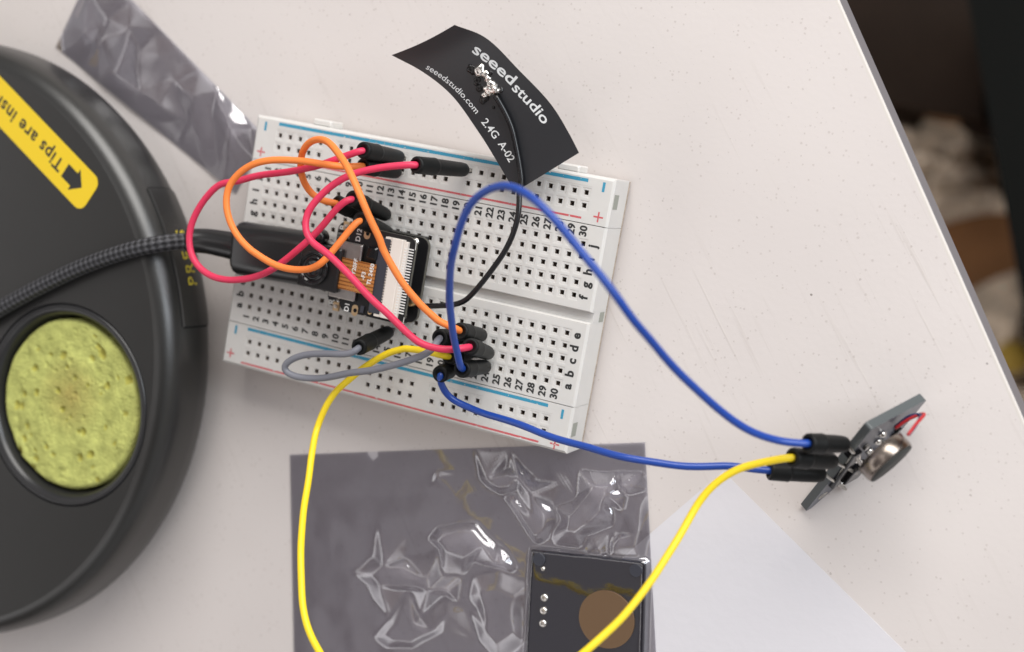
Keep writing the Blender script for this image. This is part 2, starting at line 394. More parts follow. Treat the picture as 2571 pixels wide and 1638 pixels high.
def stain(m, col, c_, rad):
    n = m.node_tree.nodes; L = m.node_tree.links; p = n['Principled BSDF']; src = p.inputs['Base Color'].links[0].from_socket if p.inputs['Base Color'].links else None
    t = n.new('ShaderNodeTexCoord'); d = n.new('ShaderNodeVectorMath'); d.operation = 'DISTANCE'; d.inputs[1].default_value = c_; L.new(t.outputs['Object'], d.inputs[0])
    x = node(n, 'ShaderNodeTexNoise', Scale=420.0, Detail=4.0); L.new(t.outputs['Object'], x.inputs['Vector'])
    a = n.new('ShaderNodeMapRange'); a.inputs['From Min'].default_value = 0.0; a.inputs['From Max'].default_value = rad; a.inputs['To Min'].default_value = 1.0; a.inputs['To Max'].default_value = 0.0; L.new(d.outputs['Value'], a.inputs['Value'])
    b = n.new('ShaderNodeMath'); b.operation = 'MULTIPLY'; L.new(a.outputs[0], b.inputs[0]); L.new(x.outputs['Fac'], b.inputs[1])
    mx = n.new('ShaderNodeMix'); mx.data_type = 'RGBA'; mx.inputs['B'].default_value = (*col, 1); L.new(b.outputs[0], mx.inputs['Factor'])
    if src: L.new(src, mx.inputs['A'])
    L.new(mx.outputs['Result'], p.inputs['Base Color'])


stain(M['sponge'], (0.33, 0.20, 0.06), (0.0, 0.002, 0.0075), 0.0095)
M['thin_red'] = mat('thin_red_insulation', (0.45, 0.02, 0.025), 0.4)
M['thin_blue'] = mat('thin_blue_insulation', (0.012, 0.025, 0.10), 0.4)
FONTM = {}


def text_mesh(txt, size, bold=0.0, align='CENTER', space=1.0):
    """outline of a line of text as flat polygons, in mm, centred vertically"""
    cu = bpy.data.curves.new('letters', 'FONT'); cu.body = txt; cu.size = size * S * 100; cu.align_x = align; cu.align_y = 'CENTER'
    cu.offset = bold * S * 100; cu.space_character = space; cu.resolution_u = 3; cu.fill_mode = 'FRONT'
    o = bpy.data.objects.new('letters', cu); COL.objects.link(o)
    me = bpy.data.meshes.new_from_object(o.evaluated_get(bpy.context.evaluated_depsgraph_get()))
    vs = [V((v.co.x, v.co.y, 0)) / (S * 100) for v in me.vertices]; fs = [list(f.vertices) for f in me.polygons]
    bpy.data.objects.remove(o); bpy.data.curves.remove(cu); bpy.data.meshes.remove(me)
    return vs, fs


def put_text(mb, txt, size, fn, bold=0.0, align='CENTER', space=1.0, mi=0):
    vs, fs = text_mesh(txt, size, bold, align, space)
    mb.add([fn(q) for q in vs], fs, mi)


def frame(o, ux, uy):
    o = V(o); ux = V(ux).normalized(); uy = V(uy).normalized()
    return lambda q: o + ux * q.x + uy * q.y


# ================================================================== TABLE AND WHAT LIES BEYOND ITS EDGE
E0 = V((74.6, 66.8, 0)); E1 = V((121.6, -1.6, 0)); ed = (E1 - E0).normalized(); en = V((-ed.y, ed.x, 0))
if en.x < 0: en = -en
t = thing('table', 'pale greige table top with fine dark specks under everything', 'table', (0, 0, -13))
far0 = E0 - ed * 420; far1 = E1 + ed * 420
mb = MB(); T = 13.0
c = [far1 - en * 0.8, far0 - en * 0.8, far0 - en * 900, far1 - en * 900]
mb.prism([(q.x, q.y) for q in reversed(c)], -T, 0)
mb.build('tabletop', M['table'], t)
mb = MB()
pr = [(-0.796, 0.0), (-0.4, -0.03), (-0.2, -0.12), (-0.06, -0.3), (0.0, -0.6), (0.0, -T + 0.6), (-0.3, -T), (-0.796, -T)]
vs = []
for q0 in (far0, far1):
    for a, z in pr: w_ = q0 + en * a; vs.append((w_.x, w_.y, z))
n = len(pr)
for i in range(n): mb.add([vs[i], vs[(i + 1) % n], vs[n + (i + 1) % n], vs[n + i]], [(0, 1, 2, 3)], 0 if i in (0, 1, 2) else 1, False)
mb.build('edge_band', [M['edge_white'], M['edge_band']], t)

FZ = -720.0
floor_m = mat('floor_wood', (0.34, 0.17, 0.07), 0.5, nvar=0.3, nscale=20)
mb = MB(); mb.box((500, -200, FZ - 5), (4000, 4000, 10)); o = mb.build('floor', floor_m); o['kind'] = 'structure'


def crumple(name, label, cat, pix, z, hgt, m, seed, n=46, part=None):
    """soft heap of cloth over a four-cornered outline"""
    P = [U(*q, z) for q in pix]; mb = MB(); g = []
    for j in range(n + 1):
        for i in range(n + 1):
            a, b = i / n, j / n
            q = (P[0] * (1 - a) + P[1] * a) * (1 - b) + (P[3] * (1 - a) + P[2] * a) * b
            e_ = min(a, 1 - a, b, 1 - b) * 5; e_ = min(1, e_)
            w_ = q + V((noise.noise(q * 0.02 + V((seed, 0, 0))), noise.noise(q * 0.02 + V((0, seed, 9))), 0)) * 14
            f = abs(noise.noise(q * 0.018 + V((seed, 3, 1)))) * 1.2 + abs(noise.noise(q * 0.045 + V((5, seed, 2)))) * 0.7 + 0.35 + .5 * abs(noise.noise(q * 0.11 + V((5, 1, seed))))
            g.append(V((w_.x, w_.y, z + 1 + hgt * f * e_)))
    fs = [(j * (n + 1) + i, j * (n + 1) + i + 1, (j + 1) * (n + 1) + i + 1, (j + 1) * (n + 1) + i) for j in range(n) for i in range(n)]
    fs = [tuple(reversed(f)) for f in fs]
    mb.add(g, fs, 0, True)
    o = mb.build(name, m, loc=(P[0] + P[2]) / 2); o['label'] = label; o['category'] = cat
    return o


cloth_m = mat('cream_fleece', (0.80, 0.70, 0.56), 0.95, bump=1.0, bscale=120, nvar=0.4, nscale=60, bdist=8)
crumple('fleece_throw', 'crumpled cream fleece throw on the dark floor, upper piece beyond the table edge', 'throw', [(2190, 270), (2480, 310), (2560, 560), (2290, 560)], FZ, 26, cloth_m, 3)
crumple('fleece_throw', 'greyish fleece throw on the floor low beside the table edge, by a yellow spot', 'throw', [(2400, 730), (2560, 690), (2700, 1050), (2480, 1000)], FZ, 26, cloth_m, 8)
mb = MB(); q = U(2545, 895, FZ + 36)
mb.lathe([(4, -3), (9, 0), (11, 5), (9, 10), (4, 12)], q, seg=24)
o = mb.build('yellow_ball', mat('dull_yellow', (0.55, 0.38, 0.06), 0.6), loc=q); o['label'] = 'small dull yellow ball on the greyish fleece under the table edge'; o['category'] = 'ball'
# dark drawer unit and black cabinet beside the table
dk_brown = mat('dark_brown_veneer', (0.022, 0.014, 0.010), 0.8, spec=0.15, nvar=0.2, nscale=15)
blk = mat('black_lacquer', (0.003, 0.0035, 0.003), 0.8, spec=0.15)
A = [U(2040, -160, -560), U(2480, -160, -560), U(2465, 300, -560), U(2190, 255, -560)]
t = thing('footstool', 'dark brown low stool in the shade beyond the table corner', 'stool', (A[3].x, A[3].y, FZ))
mb = MB(); mb.prism([(q.x, q.y) for q in A][::-1] if ((A[1] - A[0]).cross(A[2] - A[0])).z < 0 else [(q.x, q.y) for q in A], -600, -560); mb.build('seat', dk_brown, t)
for q in A:
    cc = (A[0] + A[2]) / 2; w_ = q + (cc - q) * 0.12
    mb = MB(); mb.box((w_.x, w_.y, (FZ - 600) / 2), (18, 18, -600 - FZ)); mb.build('leg', dk_brown, t)
A = [U(2395, -200, -330), U(2640, -200, -330), U(2900, 1250, -330), U(2655, 1250, -330)]
t = thing('black_cabinet', 'tall black cabinet side at the far right of the picture', 'cabinet', (A[0].x, A[0].y, FZ))
pl = [(q.x, q.y) for q in A]
if ((A[1] - A[0]).cross(A[2] - A[0])).z < 0: pl = pl[::-1]
mb = MB(); mb.prism(pl, FZ, -342); mb.build('carcass', blk, t)
cx = sum(q[0] for q in pl) / 4; cy = sum(q[1] for q in pl) / 4
mb = MB(); mb.prism([(cx + (a - cx) * 1.008, cy + (b - cy) * 1.008) for a, b in pl], -341.5, -330); mb.build('top_panel', blk, t)

# ================================================================== PAPER
q = [U(*ZD(1700, 1108), .1), U(*ZD(1535, 1250), .1), U(*ZD(2130, 1534), .1)]
d1 = (q[1] - q[0]).normalized(); d2 = (q[2] - q[0]).normalized()
A = [q[0], q[0] + d2 * 120, q[0] + d2 * 120 + d1 * 100, q[0] + d1 * 100]
mb = MB(); n = 40; g = []
for j in range(n + 1):
    for i in range(n + 1):
        a, b = i / n, j / n; w_ = (A[0] * (1 - a) + A[1] * a) * (1 - b) + (A[3] * (1 - a) + A[2] * a) * b
        g.append(V((w_.x, w_.y, 0.16 + 0.10 * noise.noise(w_ * 0.05))))
N1 = (n + 1) * (n + 1); top = g; low = [V((q.x, q.y, q.z - 0.1)) for q in g]
fs = [(j * (n + 1) + i, j * (n + 1) + i + 1, (j + 1) * (n + 1) + i + 1, (j + 1) * (n + 1) + i) for j in range(n) for i in range(n)]
if (A[1] - A[0]).cross(A[3] - A[0]).z < 0: fs = [f[::-1] for f in fs]
mb.add(top, fs, 0, True); mb.add(low, [f[::-1] for f in fs], 0, True)
rim = [i for i in range(n)] + [i * (n + 1) + n for i in range(n)] + [n * (n + 1) + n - i for i in range(n)] + [(n - i) * (n + 1) for i in range(n)]
mb.add([x for i in rim for x in (top[i], low[i])], [(2 * i, 2 * i + 1, (2 * i + 3) % (2 * len(rim)), (2 * i + 2) % (2 * len(rim))) for i in range(len(rim))])
o = mb.build('paper_sheet', M['paper'], loc=q and A[0]); o['label'] = 'plain white paper sheet with one corner showing beside the grey bag'; o['category'] = 'paper'

# ================================================================== ANTI-STATIC BAGS


def seg_d(p, a, b):
    ab = b - a; t_ = max(0, min(1, (p - a).dot(ab) / max(1e-9, ab.dot(ab)))); return (p - a - ab * t_).length


def inside(p, poly):
    c_ = False; n_ = len(poly)
    for i in range(n_):
        a, b = poly[i], poly[i - 1]
        if (a.y > p.y) != (b.y > p.y) and p.x < (b.x - a.x) * (p.y - a.y) / (b.y - a.y) + a.x: c_ = not c_
    return c_


def pillow(p, poly, w, h, bb):
    if p.x < bb[0] or p.x > bb[1] or p.y < bb[2] or p.y > bb[3]: return 0
    d = min(seg_d(p, poly[i - 1], poly[i]) for i in range(len(poly)))
    if not inside(p, poly): return 0
    t_ = min(1, d / w); return h * t_ * t_ * (3 - 2 * t_)


def bag(name, label, corners, feats, ridges, nx, ny, seed, seal, board=None, notch=None, base=0.25, rough=0.5, soft=3, creases=()):
    A = [V(q) for q in corners]; mb = MB(); g = []
    fe = []
    for pl, w_, h_ in feats:
        m3 = len(pl); pl = catmull([V((q.x, q.y, 0)) for q in (pl + pl + pl[:1])], 1.0); pl = pl[len(pl) // 4: len(pl) // 4 + len(pl) // 2 + 1]; pl = [V((q.x, q.y)) for q in pl]; xs = [q.x for q in pl]; ys = [q.y for q in pl]
        fe.append((pl, w_, h_, (min(xs), max(xs), min(ys), max(ys))))
    tri = []
    if creases:
        from mathutils.geometry import delaunay_2d_cdt
        cv = [V((q.x, q.y)) for q, h_ in creases] + [V((q.x, q.y)) for q in A]; ch = [h_ for q, h_ in creases] + [0] * 4
        res = delaunay_2d_cdt(cv, [], [], 0, 1e-5)
        for f in res[2]:
            ids = [res[3][k][0] for k in f]; q0, q1, q2 = (cv[k] for k in ids)
            tri.append((q0, q1, q2, [ch[k] for k in ids], min(q0.x, q1.x, q2.x), max(q0.x, q1.x, q2.x), min(q0.y, q1.y, q2.y), max(q0.y, q1.y, q2.y)))

    def crease_z(p):
        w = V((noise.noise(V((p.x, p.y, 31)) * .15), noise.noise(V((p.x, p.y, 37)) * .15))) * 1.1; p = p + w
        for q0, q1, q2, hs, x0, x1, y0, y1 in tri:
            if x0 <= p.x <= x1 and y0 <= p.y <= y1:
                D = (q1.x - q0.x) * (q2.y - q0.y) - (q2.x - q0.x) * (q1.y - q0.y)
                if abs(D) < 1e-9: continue
                b1 = ((p.x - q0.x) * (q2.y - q0.y) - (q2.x - q0.x) * (p.y - q0.y)) / D; b2 = ((q1.x - q0.x) * (p.y - q0.y) - (p.x - q0.x) * (q1.y - q0.y)) / D
                if b1 >= -1e-6 and b2 >= -1e-6 and b1 + b2 <= 1 + 1e-6: return hs[0] * (1 - b1 - b2) + hs[1] * b1 + hs[2] * b2
        return 0
    rd = [([V((q.x, q.y)) for q in catmull([V((k.x, k.y, 0)) for k in pl], 2.0)], w_, h_) for pl, w_, h_ in ridges]
    for j in range(ny + 1):
        for i in range(nx + 1):
            a, b = i / nx, j / ny; q = (A[0] * (1 - a) + A[1] * a) * (1 - b) + (A[3] * (1 - a) + A[2] * a) * b
            p2 = V((q.x, q.y)); z = 0
            for f in fe: z = max(z, pillow(p2, *f))
            for pl, w_, h_ in rd:
                d = min(seg_d(p2, pl[k], pl[k + 1]) for k in range(len(pl) - 1))
                if d < w_: t_ = 1 - d / w_; z += h_ * t_ * t_ * (3 - 2 * t_)
            if tri: z = max(z, crease_z(p2))
            ex = min(1, min(a, 1 - a) * 14)
            sl = max(0, min(1, (b * (A[3] - A[0]).length - seal) / 5)) if seal else 1
            z += rough * ex * sl * (0.5 + noise.noise(V((q.x, q.y, seed)) * 0.06) + 0.35 * noise.noise(V((q.x, q.y, seed)) * 0.17))
            if board:
                d = pillow(p2, *board); z = max(z, d) if d < 1.0 else d + .10 * noise.noise(V((q.x, q.y, 9)) * .12)
            g.append(V((q.x, q.y, base + max(0, z))))
    for _ in range(soft):
        zz = [q.z for q in g]
        for j in range(1, ny):
            r_ = j * (nx + 1)
            for i in range(1, nx): g[r_ + i].z = (zz[r_ + i] * 2 + zz[r_ + i - 1] + zz[r_ + i + 1] + zz[r_ + i - nx - 1] + zz[r_ + i + nx + 1]) / 6
    if seal:
        for j in range(1, ny):
            for i in range(1, nx):
                q = g[j * (nx + 1) + i]; b = j / ny * (A[3] - A[0]).length; a = i / nx
                if b < seal and a > .5: q.z += 0.05 * min(1, (a - .5) * 4) * math.sin(q.x * 7.5) * math.sin(q.y * 7.5)
    fs = []
    for j in range(ny):
        for i in range(nx):
            cq = (g[j * (nx + 1) + i] + g[(j + 1) * (nx + 1) + i + 1]) / 2
            if notch and inside(V((cq.x, cq.y)), notch): continue
            fs.append((j * (nx + 1) + i, (j + 1) * (nx + 1) + i, (j + 1) * (nx + 1) + i + 1, j * (nx + 1) + i + 1))
    if (A[1] - A[0]).cross(A[3] - A[0]).z > 0: fs = [f[::-1] for f in fs]
    mb.add(g, fs, 0, True)
    t = thing(name, label, 'bag', A[0]); mb.build('front_film', M['film'], t)
    mb = MB(); pl = [V((q.x, q.y, 0.12)) for q in A]
    m_ = 0.05
    mb.add(pl, [(0, 3, 2, 1) if (A[1] - A[0]).cross(A[3] - A[0]).z < 0 else (0, 1, 2, 3)])
    mb.build('back_film', M['film_back'], t)
    return t


def up(l, Z, z): return [U(*Z(a, b), z) for a, b in l]


BC = [U(727, 1142, .3), U(1619, 1111, .3)]
BC += [BC[1] + (U(1647, 1638, .3) - BC[1]) * 1.16, BC[0] + (U(737, 1638, .3) - BC[0]) * 1.16]
def drop(Z, a, b, wa, wb, h, bend=0.0, z=1):
    """a fold: spine from a to b, half widths wa, wb in mm, height h"""
    return (U(*Z(*a), z), U(*Z(*b), z), wa, wb, h, bend)


feats = []
ridges = []
P0_ = (1550, 745)
random.seed(11)
creases = []
plates = [
    ([(885, 650), (950, 585), (1080, 572), (1190, 570), (1310, 690), (1440, 840), (1390, 862), (1180, 785), (950, 712)], 1.8, .70),
    ([(1960, 250), (2100, 262), (2200, 262), (2050, 350), (1985, 480), (1860, 640), (1750, 735), (1670, 705), (1690, 560), (1800, 420)], 2.1, .62),
    ([(1190, 268), (1360, 262), (1545, 266), (1440, 385), (1330, 390)], 1.5, .55),
    ([(430, 860), (560, 770), (760, 785), (980, 875), (1155, 1022), (1000, 1012), (760, 972), (520, 935)], 1.5, .60),
    ([(1350, 410), (1560, 300), (1650, 480), (1640, 640), (1570, 690), (1450, 550)], 1.5, .60),
    ([(1160, 890), (1330, 840), (1500, 910), (1495, 1100), (1490, 1300), (1300, 1400), (1215, 1300), (1210, 1100)], 1.2, .55),
    ([(560, 1230), (650, 1150), (860, 1140), (1150, 1095), (1000, 1240), (820, 1350), (640, 1310)], .8, .60),
    ([(1820, 740), (2050, 640), (2235, 600), (2225, 720), (2000, 735)], .9, .60),
]
for pl_, h_, in_ in plates:
    mx_, my_ = sum(q[0] for q in pl_) / len(pl_), sum(q[1] for q in pl_) / len(pl_)
    for a, b in pl_: creases += [(a, b, 0), (mx_ + (a - mx_) * in_, my_ + (b - my_) * in_, h_ * random.uniform(.92, 1.08))]
    creases.append((mx_, my_, h_ * .9))
creases += [(1060, 430, 0), (900, 330, .1), (780, 262, .0), (940, 275, .5), (1100, 262, 0), (1640, 250, .1), (1700, 330, .4), (1760, 300, 0), (600, 560, .2), (760, 640, 0), (1100, 900, 0), (1080, 1060, .1), (400, 1050, .2), (300, 700, .1),
            (2120, 420, 0), (2200, 480, .4), (2080, 520, .3), (2000, 600, 0), (1620, 780, 0), (1800, 800, 0), (2000, 820, 0), (2200, 840, 0), (1620, 1000, 0), (2200, 1000, 0)]
for x_ in range(60, 2300, 220): creases += [(x_, 245, 0), (x_, 120, 0)]
for y_ in range(400, 1500, 160): creases += [(110, y_, 0), (330, y_, random.uniform(0, .25)), (2240, y_, 0)]
creases = [(U(*ZB(a, b), 1), h_) for a, b, h_ in creases]
PB = [U(1335, 1381, 1.1), U(1620, 1412, 1.1), U(1614, 1638, 1.1), U(1321, 1638, 1.1)]
PB[2] = PB[1] + (PB[2] - PB[1]) * 1.25; PB[3] = PB[0] + (PB[3] - PB[0]) * 1.25
pb2 = [V((q.x, q.y)) for q in PB]; cc = (pb2[0] + pb2[1] + pb2[2] + pb2[3]) / 4
pb3 = [cc + (q - cc) * 1.05 for q in pb2]; xs = [q.x for q in pb3]; ys = [q.y for q in pb3]
nt_ = [U(*ZB(a, b), .3) for a, b in [(540, 90), (540, 150), (572, 186), (600, 152), (600, 90)]]
bag('antistatic_bag', 'grey see-through antistatic bag creased around a small dark board', BC, feats, ridges, 340, 240, 4.0, 10.0,
    board=(pb3, 0.6, 1.35, (min(xs), max(xs), min(ys), max(ys))), notch=[V((q.x, q.y)) for q in nt_], creases=creases, soft=8)
# board inside it
t = thing('touch_sensor_board', 'dark blue sensor board with brown disc sealed inside the grey bag', 'circuit board', PB[0])
ux = (PB[1] - PB[0]).normalized(); uy = (PB[0] - PB[3]).normalized()
mb = MB(); pl = [(q.x, q.y) for q in PB]
if (PB[1] - PB[0]).cross(PB[2] - PB[0]).z < 0: pl = pl[::-1]
mb.prism(pl, 0.3, 1.1); mb.build('circuit_plate', M['pcb_blue'], t)
mb = MB(); q = U(*ZB(1988, 1140), 1.1); mb.lathe([(5.9, 1.1), (5.9, 1.94)], (q.x, q.y, 0), seg=48); mb.build('touch_disc', M['brown_pad'], t)
for a, b in [(1612, 1010), (1607, 1088), (1603, 1165), (1605, 835)]:
    q = U(*ZB(a, b), 1.1); mb = MB(); r_ = .85 if b > 900 else .5
    mb.lathe([(r_ * 1.0, 1.1), (r_ * .9, 1.97), (r_ * .45, 2.02), (0, 2.04)], (q.x, q.y, 0), seg=16); mb.build('solder_joint', M['solder'], t)
for a, b in [(1580, 780), (2165, 845)]:
    q = U(*ZB(a, b), 1.1); mb = MB(); mb.lathe([(1.35, 1.1), (1.35, 1.93), (1.15, 1.93), (1.1, 1.905)], (q.x, q.y, 0), seg=24); mb.build('mounting_hole', M['latch'], t)

C2 = [U(139, 118, .3), U(238, -95, .3), U(668, 345, .3), U(592, 486, .3)]
C2 = [C2[1], C2[2], C2[3], C2[0]]
random.seed(23)
cr2_ = []
for j_ in range(4):
    for i_ in range(10):
        a, b = (i_ + random.uniform(-.42, .42) + (j_ % 2) * .5) / 9.5, (j_ + random.uniform(-.35, .35)) / 3
        a = max(0, min(1, a)); b = max(0, min(1, b)); q = (C2[0] * (1 - a) + C2[1] * a) * (1 - b) + (C2[3] * (1 - a) + C2[2] * a) * b
        edge = min(1, min(a, 1 - a) * 8, min(b, 1 - b) * 6)
        cr2_.append((q, (random.uniform(.3, 2.9) if (i_ + j_) % 2 else random.uniform(0, .7)) * edge))
bag('antistatic_bag', 'crinkled grey antistatic bag lying between the round black base and the breadboard', C2, [], [], 240, 100, 11.0, 0, rough=.5, creases=cr2_, soft=7)

# ================================================================== BREADBOARD
BT = 9.3; PI_ = 2.54
cx_ = lambda c_: (c_ - 15.5) * PI_
ry_ = lambda r_: (r_ - 5.5) * PI_
XL, XR, YT, YB = -41.9, 41.2, 27.3, -27.3
Y1, Y2 = 17.85, -17.95                       # rail seams
bread = thing('breadboard', 'white half-size solderless breadboard with printed rows and columns', 'breadboard', (0, 0, 0.5))


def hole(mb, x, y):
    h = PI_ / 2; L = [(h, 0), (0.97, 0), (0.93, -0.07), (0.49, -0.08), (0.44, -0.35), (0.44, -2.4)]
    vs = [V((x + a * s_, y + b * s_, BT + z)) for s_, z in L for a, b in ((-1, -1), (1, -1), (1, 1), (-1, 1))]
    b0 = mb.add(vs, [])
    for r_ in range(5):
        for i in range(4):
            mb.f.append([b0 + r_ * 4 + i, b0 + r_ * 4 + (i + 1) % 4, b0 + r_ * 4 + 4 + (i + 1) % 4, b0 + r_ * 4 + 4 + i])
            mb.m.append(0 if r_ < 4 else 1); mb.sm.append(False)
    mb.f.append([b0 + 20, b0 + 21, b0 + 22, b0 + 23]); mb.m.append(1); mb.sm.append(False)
    # spring contact: two leaves seen in the hole
    for s_ in (-1, 1):
        mb.add([(x - .40, y + s_ * .40, BT - 1.9), (x + .40, y + s_ * .40, BT - 1.9), (x + .40, y + s_ * .12, BT - .9), (x - .40, y + s_ * .12, BT - .9)], [(0, 1, 2, 3)], 2)


def rect(mb, x0, x1, y0, y1, z=BT, mi=0):
    if x1 - x0 > 1e-4 and y1 - y0 > 1e-4: mb.add([(x0, y0, z), (x1, y0, z), (x1, y1, z), (x0, y1, z)], [(0, 1, 2, 3)], mi)


def slab(mb, x0, x1, y0, y1, blocks, cham=(0.5, 0.5, 0.5, 0.5), zb=1.3):
    """top face pierced by blocks of holes (col0,col1,row0,row1), chamfered edges (left,right,low,high) and side walls"""
    l, r_, lo, hi = cham; X0, X1, Y0, Y1_ = x0 + l, x1 - r_, y0 + lo, y1 - hi
    bl = sorted(blocks); x = X0; h = PI_ / 2
    for c0, c1, r0, r1 in bl:
        bx0, bx1, by0, by1 = cx_(c0) - h, cx_(c1) + h, ry_(r0) - h, ry_(r1) + h
        rect(mb, x, bx0, Y0, Y1_); rect(mb, bx0, bx1, Y0, by0); rect(mb, bx0, bx1, by1, Y1_); x = bx1
        for ci in range(int(round(c1 - c0)) + 1):
            for ri in range(int(round(r1 - r0)) + 1): hole(mb, cx_(c0 + ci), ry_(r0 + ri))
    rect(mb, x, X1, Y0, Y1_)
    o_ = [(x0, y0), (x1, y0), (x1, y1), (x0, y1)]; i_ = [(X0, Y0), (X1, Y0), (X1, Y1_), (X0, Y1_)]; cz = [lo, r_, hi, l]
    for k in range(4):
        k2 = (k + 1) % 4; d = cz[k]
        zz = BT - 0.45
        mb.add([(*o_[k], zz), (*o_[k2], zz), (*i_[k2], BT), (*i_[k], BT)], [(0, 1, 2, 3)])
        mb.add([(*o_[k], zb), (*o_[k2], zb), (*o_[k2], zz), (*o_[k], zz)], [(0, 1, 2, 3)])


pm = [M['abs'], M['absn'], M['clip']]
G0, G1 = -0.95, 1.1                              # centre channel
mb = MB()
s_ = 0.06
slab(mb, XL, XR, G1, Y1 - s_, [(1, 30, 7, 11)], (.5, .5, .22, .06))
slab(mb, XL, XR, Y2 + s_, G0, [(1, 30, 0, 4)], (.5, .5, .06, .22))
rect(mb, XL, XR, G0, G1, BT - 1.5)
mb.add([(XR, G0, 1.3), (XR, G1, 1.3), (XR, G1, BT - 1.5), (XR, G0, BT - 1.5)], [(0, 1, 2, 3)])
mb.build('terminal_block', pm, bread)
GR = [(1.53 + 6 * k, 5.53 + 6 * k) for k in range(5)]
for y0, y1, r0 in ((Y1, YT, 13.87), (YB, Y2, -3.95)):
    mb = MB(); slab(mb, XL, XR, y0, y1, [(a, b, r0, r0 + 1.01) for a, b in GR], (.5, .5, .06 if y0 > 0 else .5, .5 if y0 > 0 else .06))
    if y0 > 0:
        for nx_ in (-26.3, 30.6): mb.box((nx_, YT + 0.65, 5.6), (4.6, 1.4, 5.0), ch=0.3)
    mb.build('power_rail', pm, bread)
mb = MB(); mb.box((-0.3, 0, 0.87), (82.9, 54.3, 0.82)); mb.build('adhesive_backing', M['foam'], bread)
mb = MB()
for y, w_, z0 in ((22.9, 2.8, 8.3), (0.0, 2.0, 7.4 - 3), (-22.6, 2.8, 8.3)):
    mb = MB(); mb.box((XR - 0.4, y, z0 - 1.2), (0.9, w_, 2.4)); mb.build('side_slot', M['slot'], bread)
# printing
zt = BT + 0.012
for nm, y, x0, x1, m_ in (('stripe', 15.8, 1.3, 29.53, 'ink_blue'), ('stripe', 12.92, 1.3, 29.5, 'ink_red'), ('stripe', -1.88, 1.2, 29.55, 'ink_blue'), ('stripe', -4.87, 1.0, 29.3, 'ink_red')):
    mb = MB(); yy = ry_(y); hw = .34 if 'blue' in m_ else .2
    n = 60
    for i in range(n):
        a, b = cx_(x0) + (cx_(x1) - cx_(x0)) * i / n, cx_(x0) + (cx_(x1) - cx_(x0)) * (i + 1) / n
        w1 = hw * (1 + .16 * noise.noise(V((a * .7, y, 0)))); w2 = hw * (1 + .16 * noise.noise(V((b * .7, y, 0))))
        mb.add([(a, yy - w1, zt), (b, yy - w2, zt), (b, yy + w2, zt), (a, yy + w1, zt)], [(0, 1, 2, 3)])
    mb.build('stripe', M[m_], bread)
for x, y in ((0, 15.42), (30.86, 15.5), (0.01, -2.18), (30.83, -2.27)):
    mb = MB(); rect(mb, cx_(x) - .27, cx_(x) + .27, ry_(y) - .95, ry_(y) + .95, zt); mb.build('minus_mark', M['ink_blue'], bread)
for x, y in ((-.1, 13.23), (30.85, 13.2), (-.2, -4.3), (30.65, -4.72)):
    mb = MB(); rect(mb, cx_(x) - .16, cx_(x) + .16, ry_(y) - 1.0, ry_(y) + 1.0, zt); rect(mb, cx_(x) - 1.0, cx_(x) - .161, ry_(y) - .16, ry_(y) + .16, zt); rect(mb, cx_(x) + .161, cx_(x) + 1.0, ry_(y) - .16, ry_(y) + .16, zt)
    mb.build('plus_mark', M['ink_red'], bread)
for y in (11.95, -0.86):
    mb = MB()
    for c_ in range(1, 31): put_text(mb, str(c_), 2.1, frame((cx_(c_ - .12), ry_(y), zt), (0, 1, 0), (-1, 0, 0)), bold=.085)
    mb.build('printed_numbers', M['ink_black'], bread)
for x in (-0.05, 30.85):
    mb = MB()
    for ch, y in zip('abcdefghij', (0, 1, 2, 3, 4, 7, 8, 9, 10, 11)): put_text(mb, ch, 2.5, frame((cx_(x), ry_(y) - 0.1, zt), (0, 1, 0), (-1, 0, 0)), bold=.10)
    mb.build('printed_letters', M['ink_black'], bread)

# ================================================================== SOLDERING TIP HOLDER (round base)
SX, SY = -117.0, -38.5
st = thing('soldering_iron_stand', 'round dark grey stand base with yellow sticker and sponge well', 'soldering stand', (SX, SY, 0))
SPC = V((-73.5, -43.5, 0))
RR = 71.4
mb = MB()
prof = [(63.0, 0.0), (65.2, 0.6), (67.8, 3.2), (69.9, 5.8), (71.0, 8.2), (71.2, 11), (71.0, 15.5), (70.7, 17.2), (70.1, 18.6), (69.2, 19.7), (68.2, 20.5), (67.3, 20.85), (66.8, 21.0)]
mb.lathe(prof, (SX, SY, 0), seg=160)
mb.f = [f for f in mb.f if len(f) == 4]; mb.m = mb.m[:len(mb.f)]; mb.sm = mb.sm[:len(mb.f)]
# flat top with the round sponge well cut in
n = 160; b0 = len(mb.v); WR = 22.9
for i in range(n): a = 2 * math.pi * i / n; mb.v.append(V((SX + 66.8 * math.cos(a), SY + 66.8 * math.sin(a), 21)))
for i in range(n): a = 2 * math.pi * i / n; mb.v.append(V((SPC.x + WR * math.cos(a), SPC.y + WR * math.sin(a), 21)))
for i in range(n): mb.f.append([b0 + i, b0 + (i + 1) % n, b0 + n + (i + 1) % n, b0 + n + i]); mb.m.append(0); mb.sm.append(False)
mb.build('body', M['station'], st)
mb = MB()
mb.lathe([(22.9, 21.0), (22.85, 20.5), (22.6, 20.45), (22.5, 20.9), (22.2, 21.15), (21.6, 21.1), (20.9, 20.7), (20.3, 19.7), (19.9, 17.8), (19.8, 12), (0.0, 12)], (SPC.x, SPC.y, 0), seg=96, cap=False)
mb.build('sponge_well', M['station_dk'], st)
# push panel on the side wall


def wall(ang, z, off=0.0):
    r_ = interp(z, [(z_, r__) for r__, z_ in prof]) + off; a = math.radians(ang); return V((SX + r_ * math.cos(a), SY + r_ * math.sin(a), z))


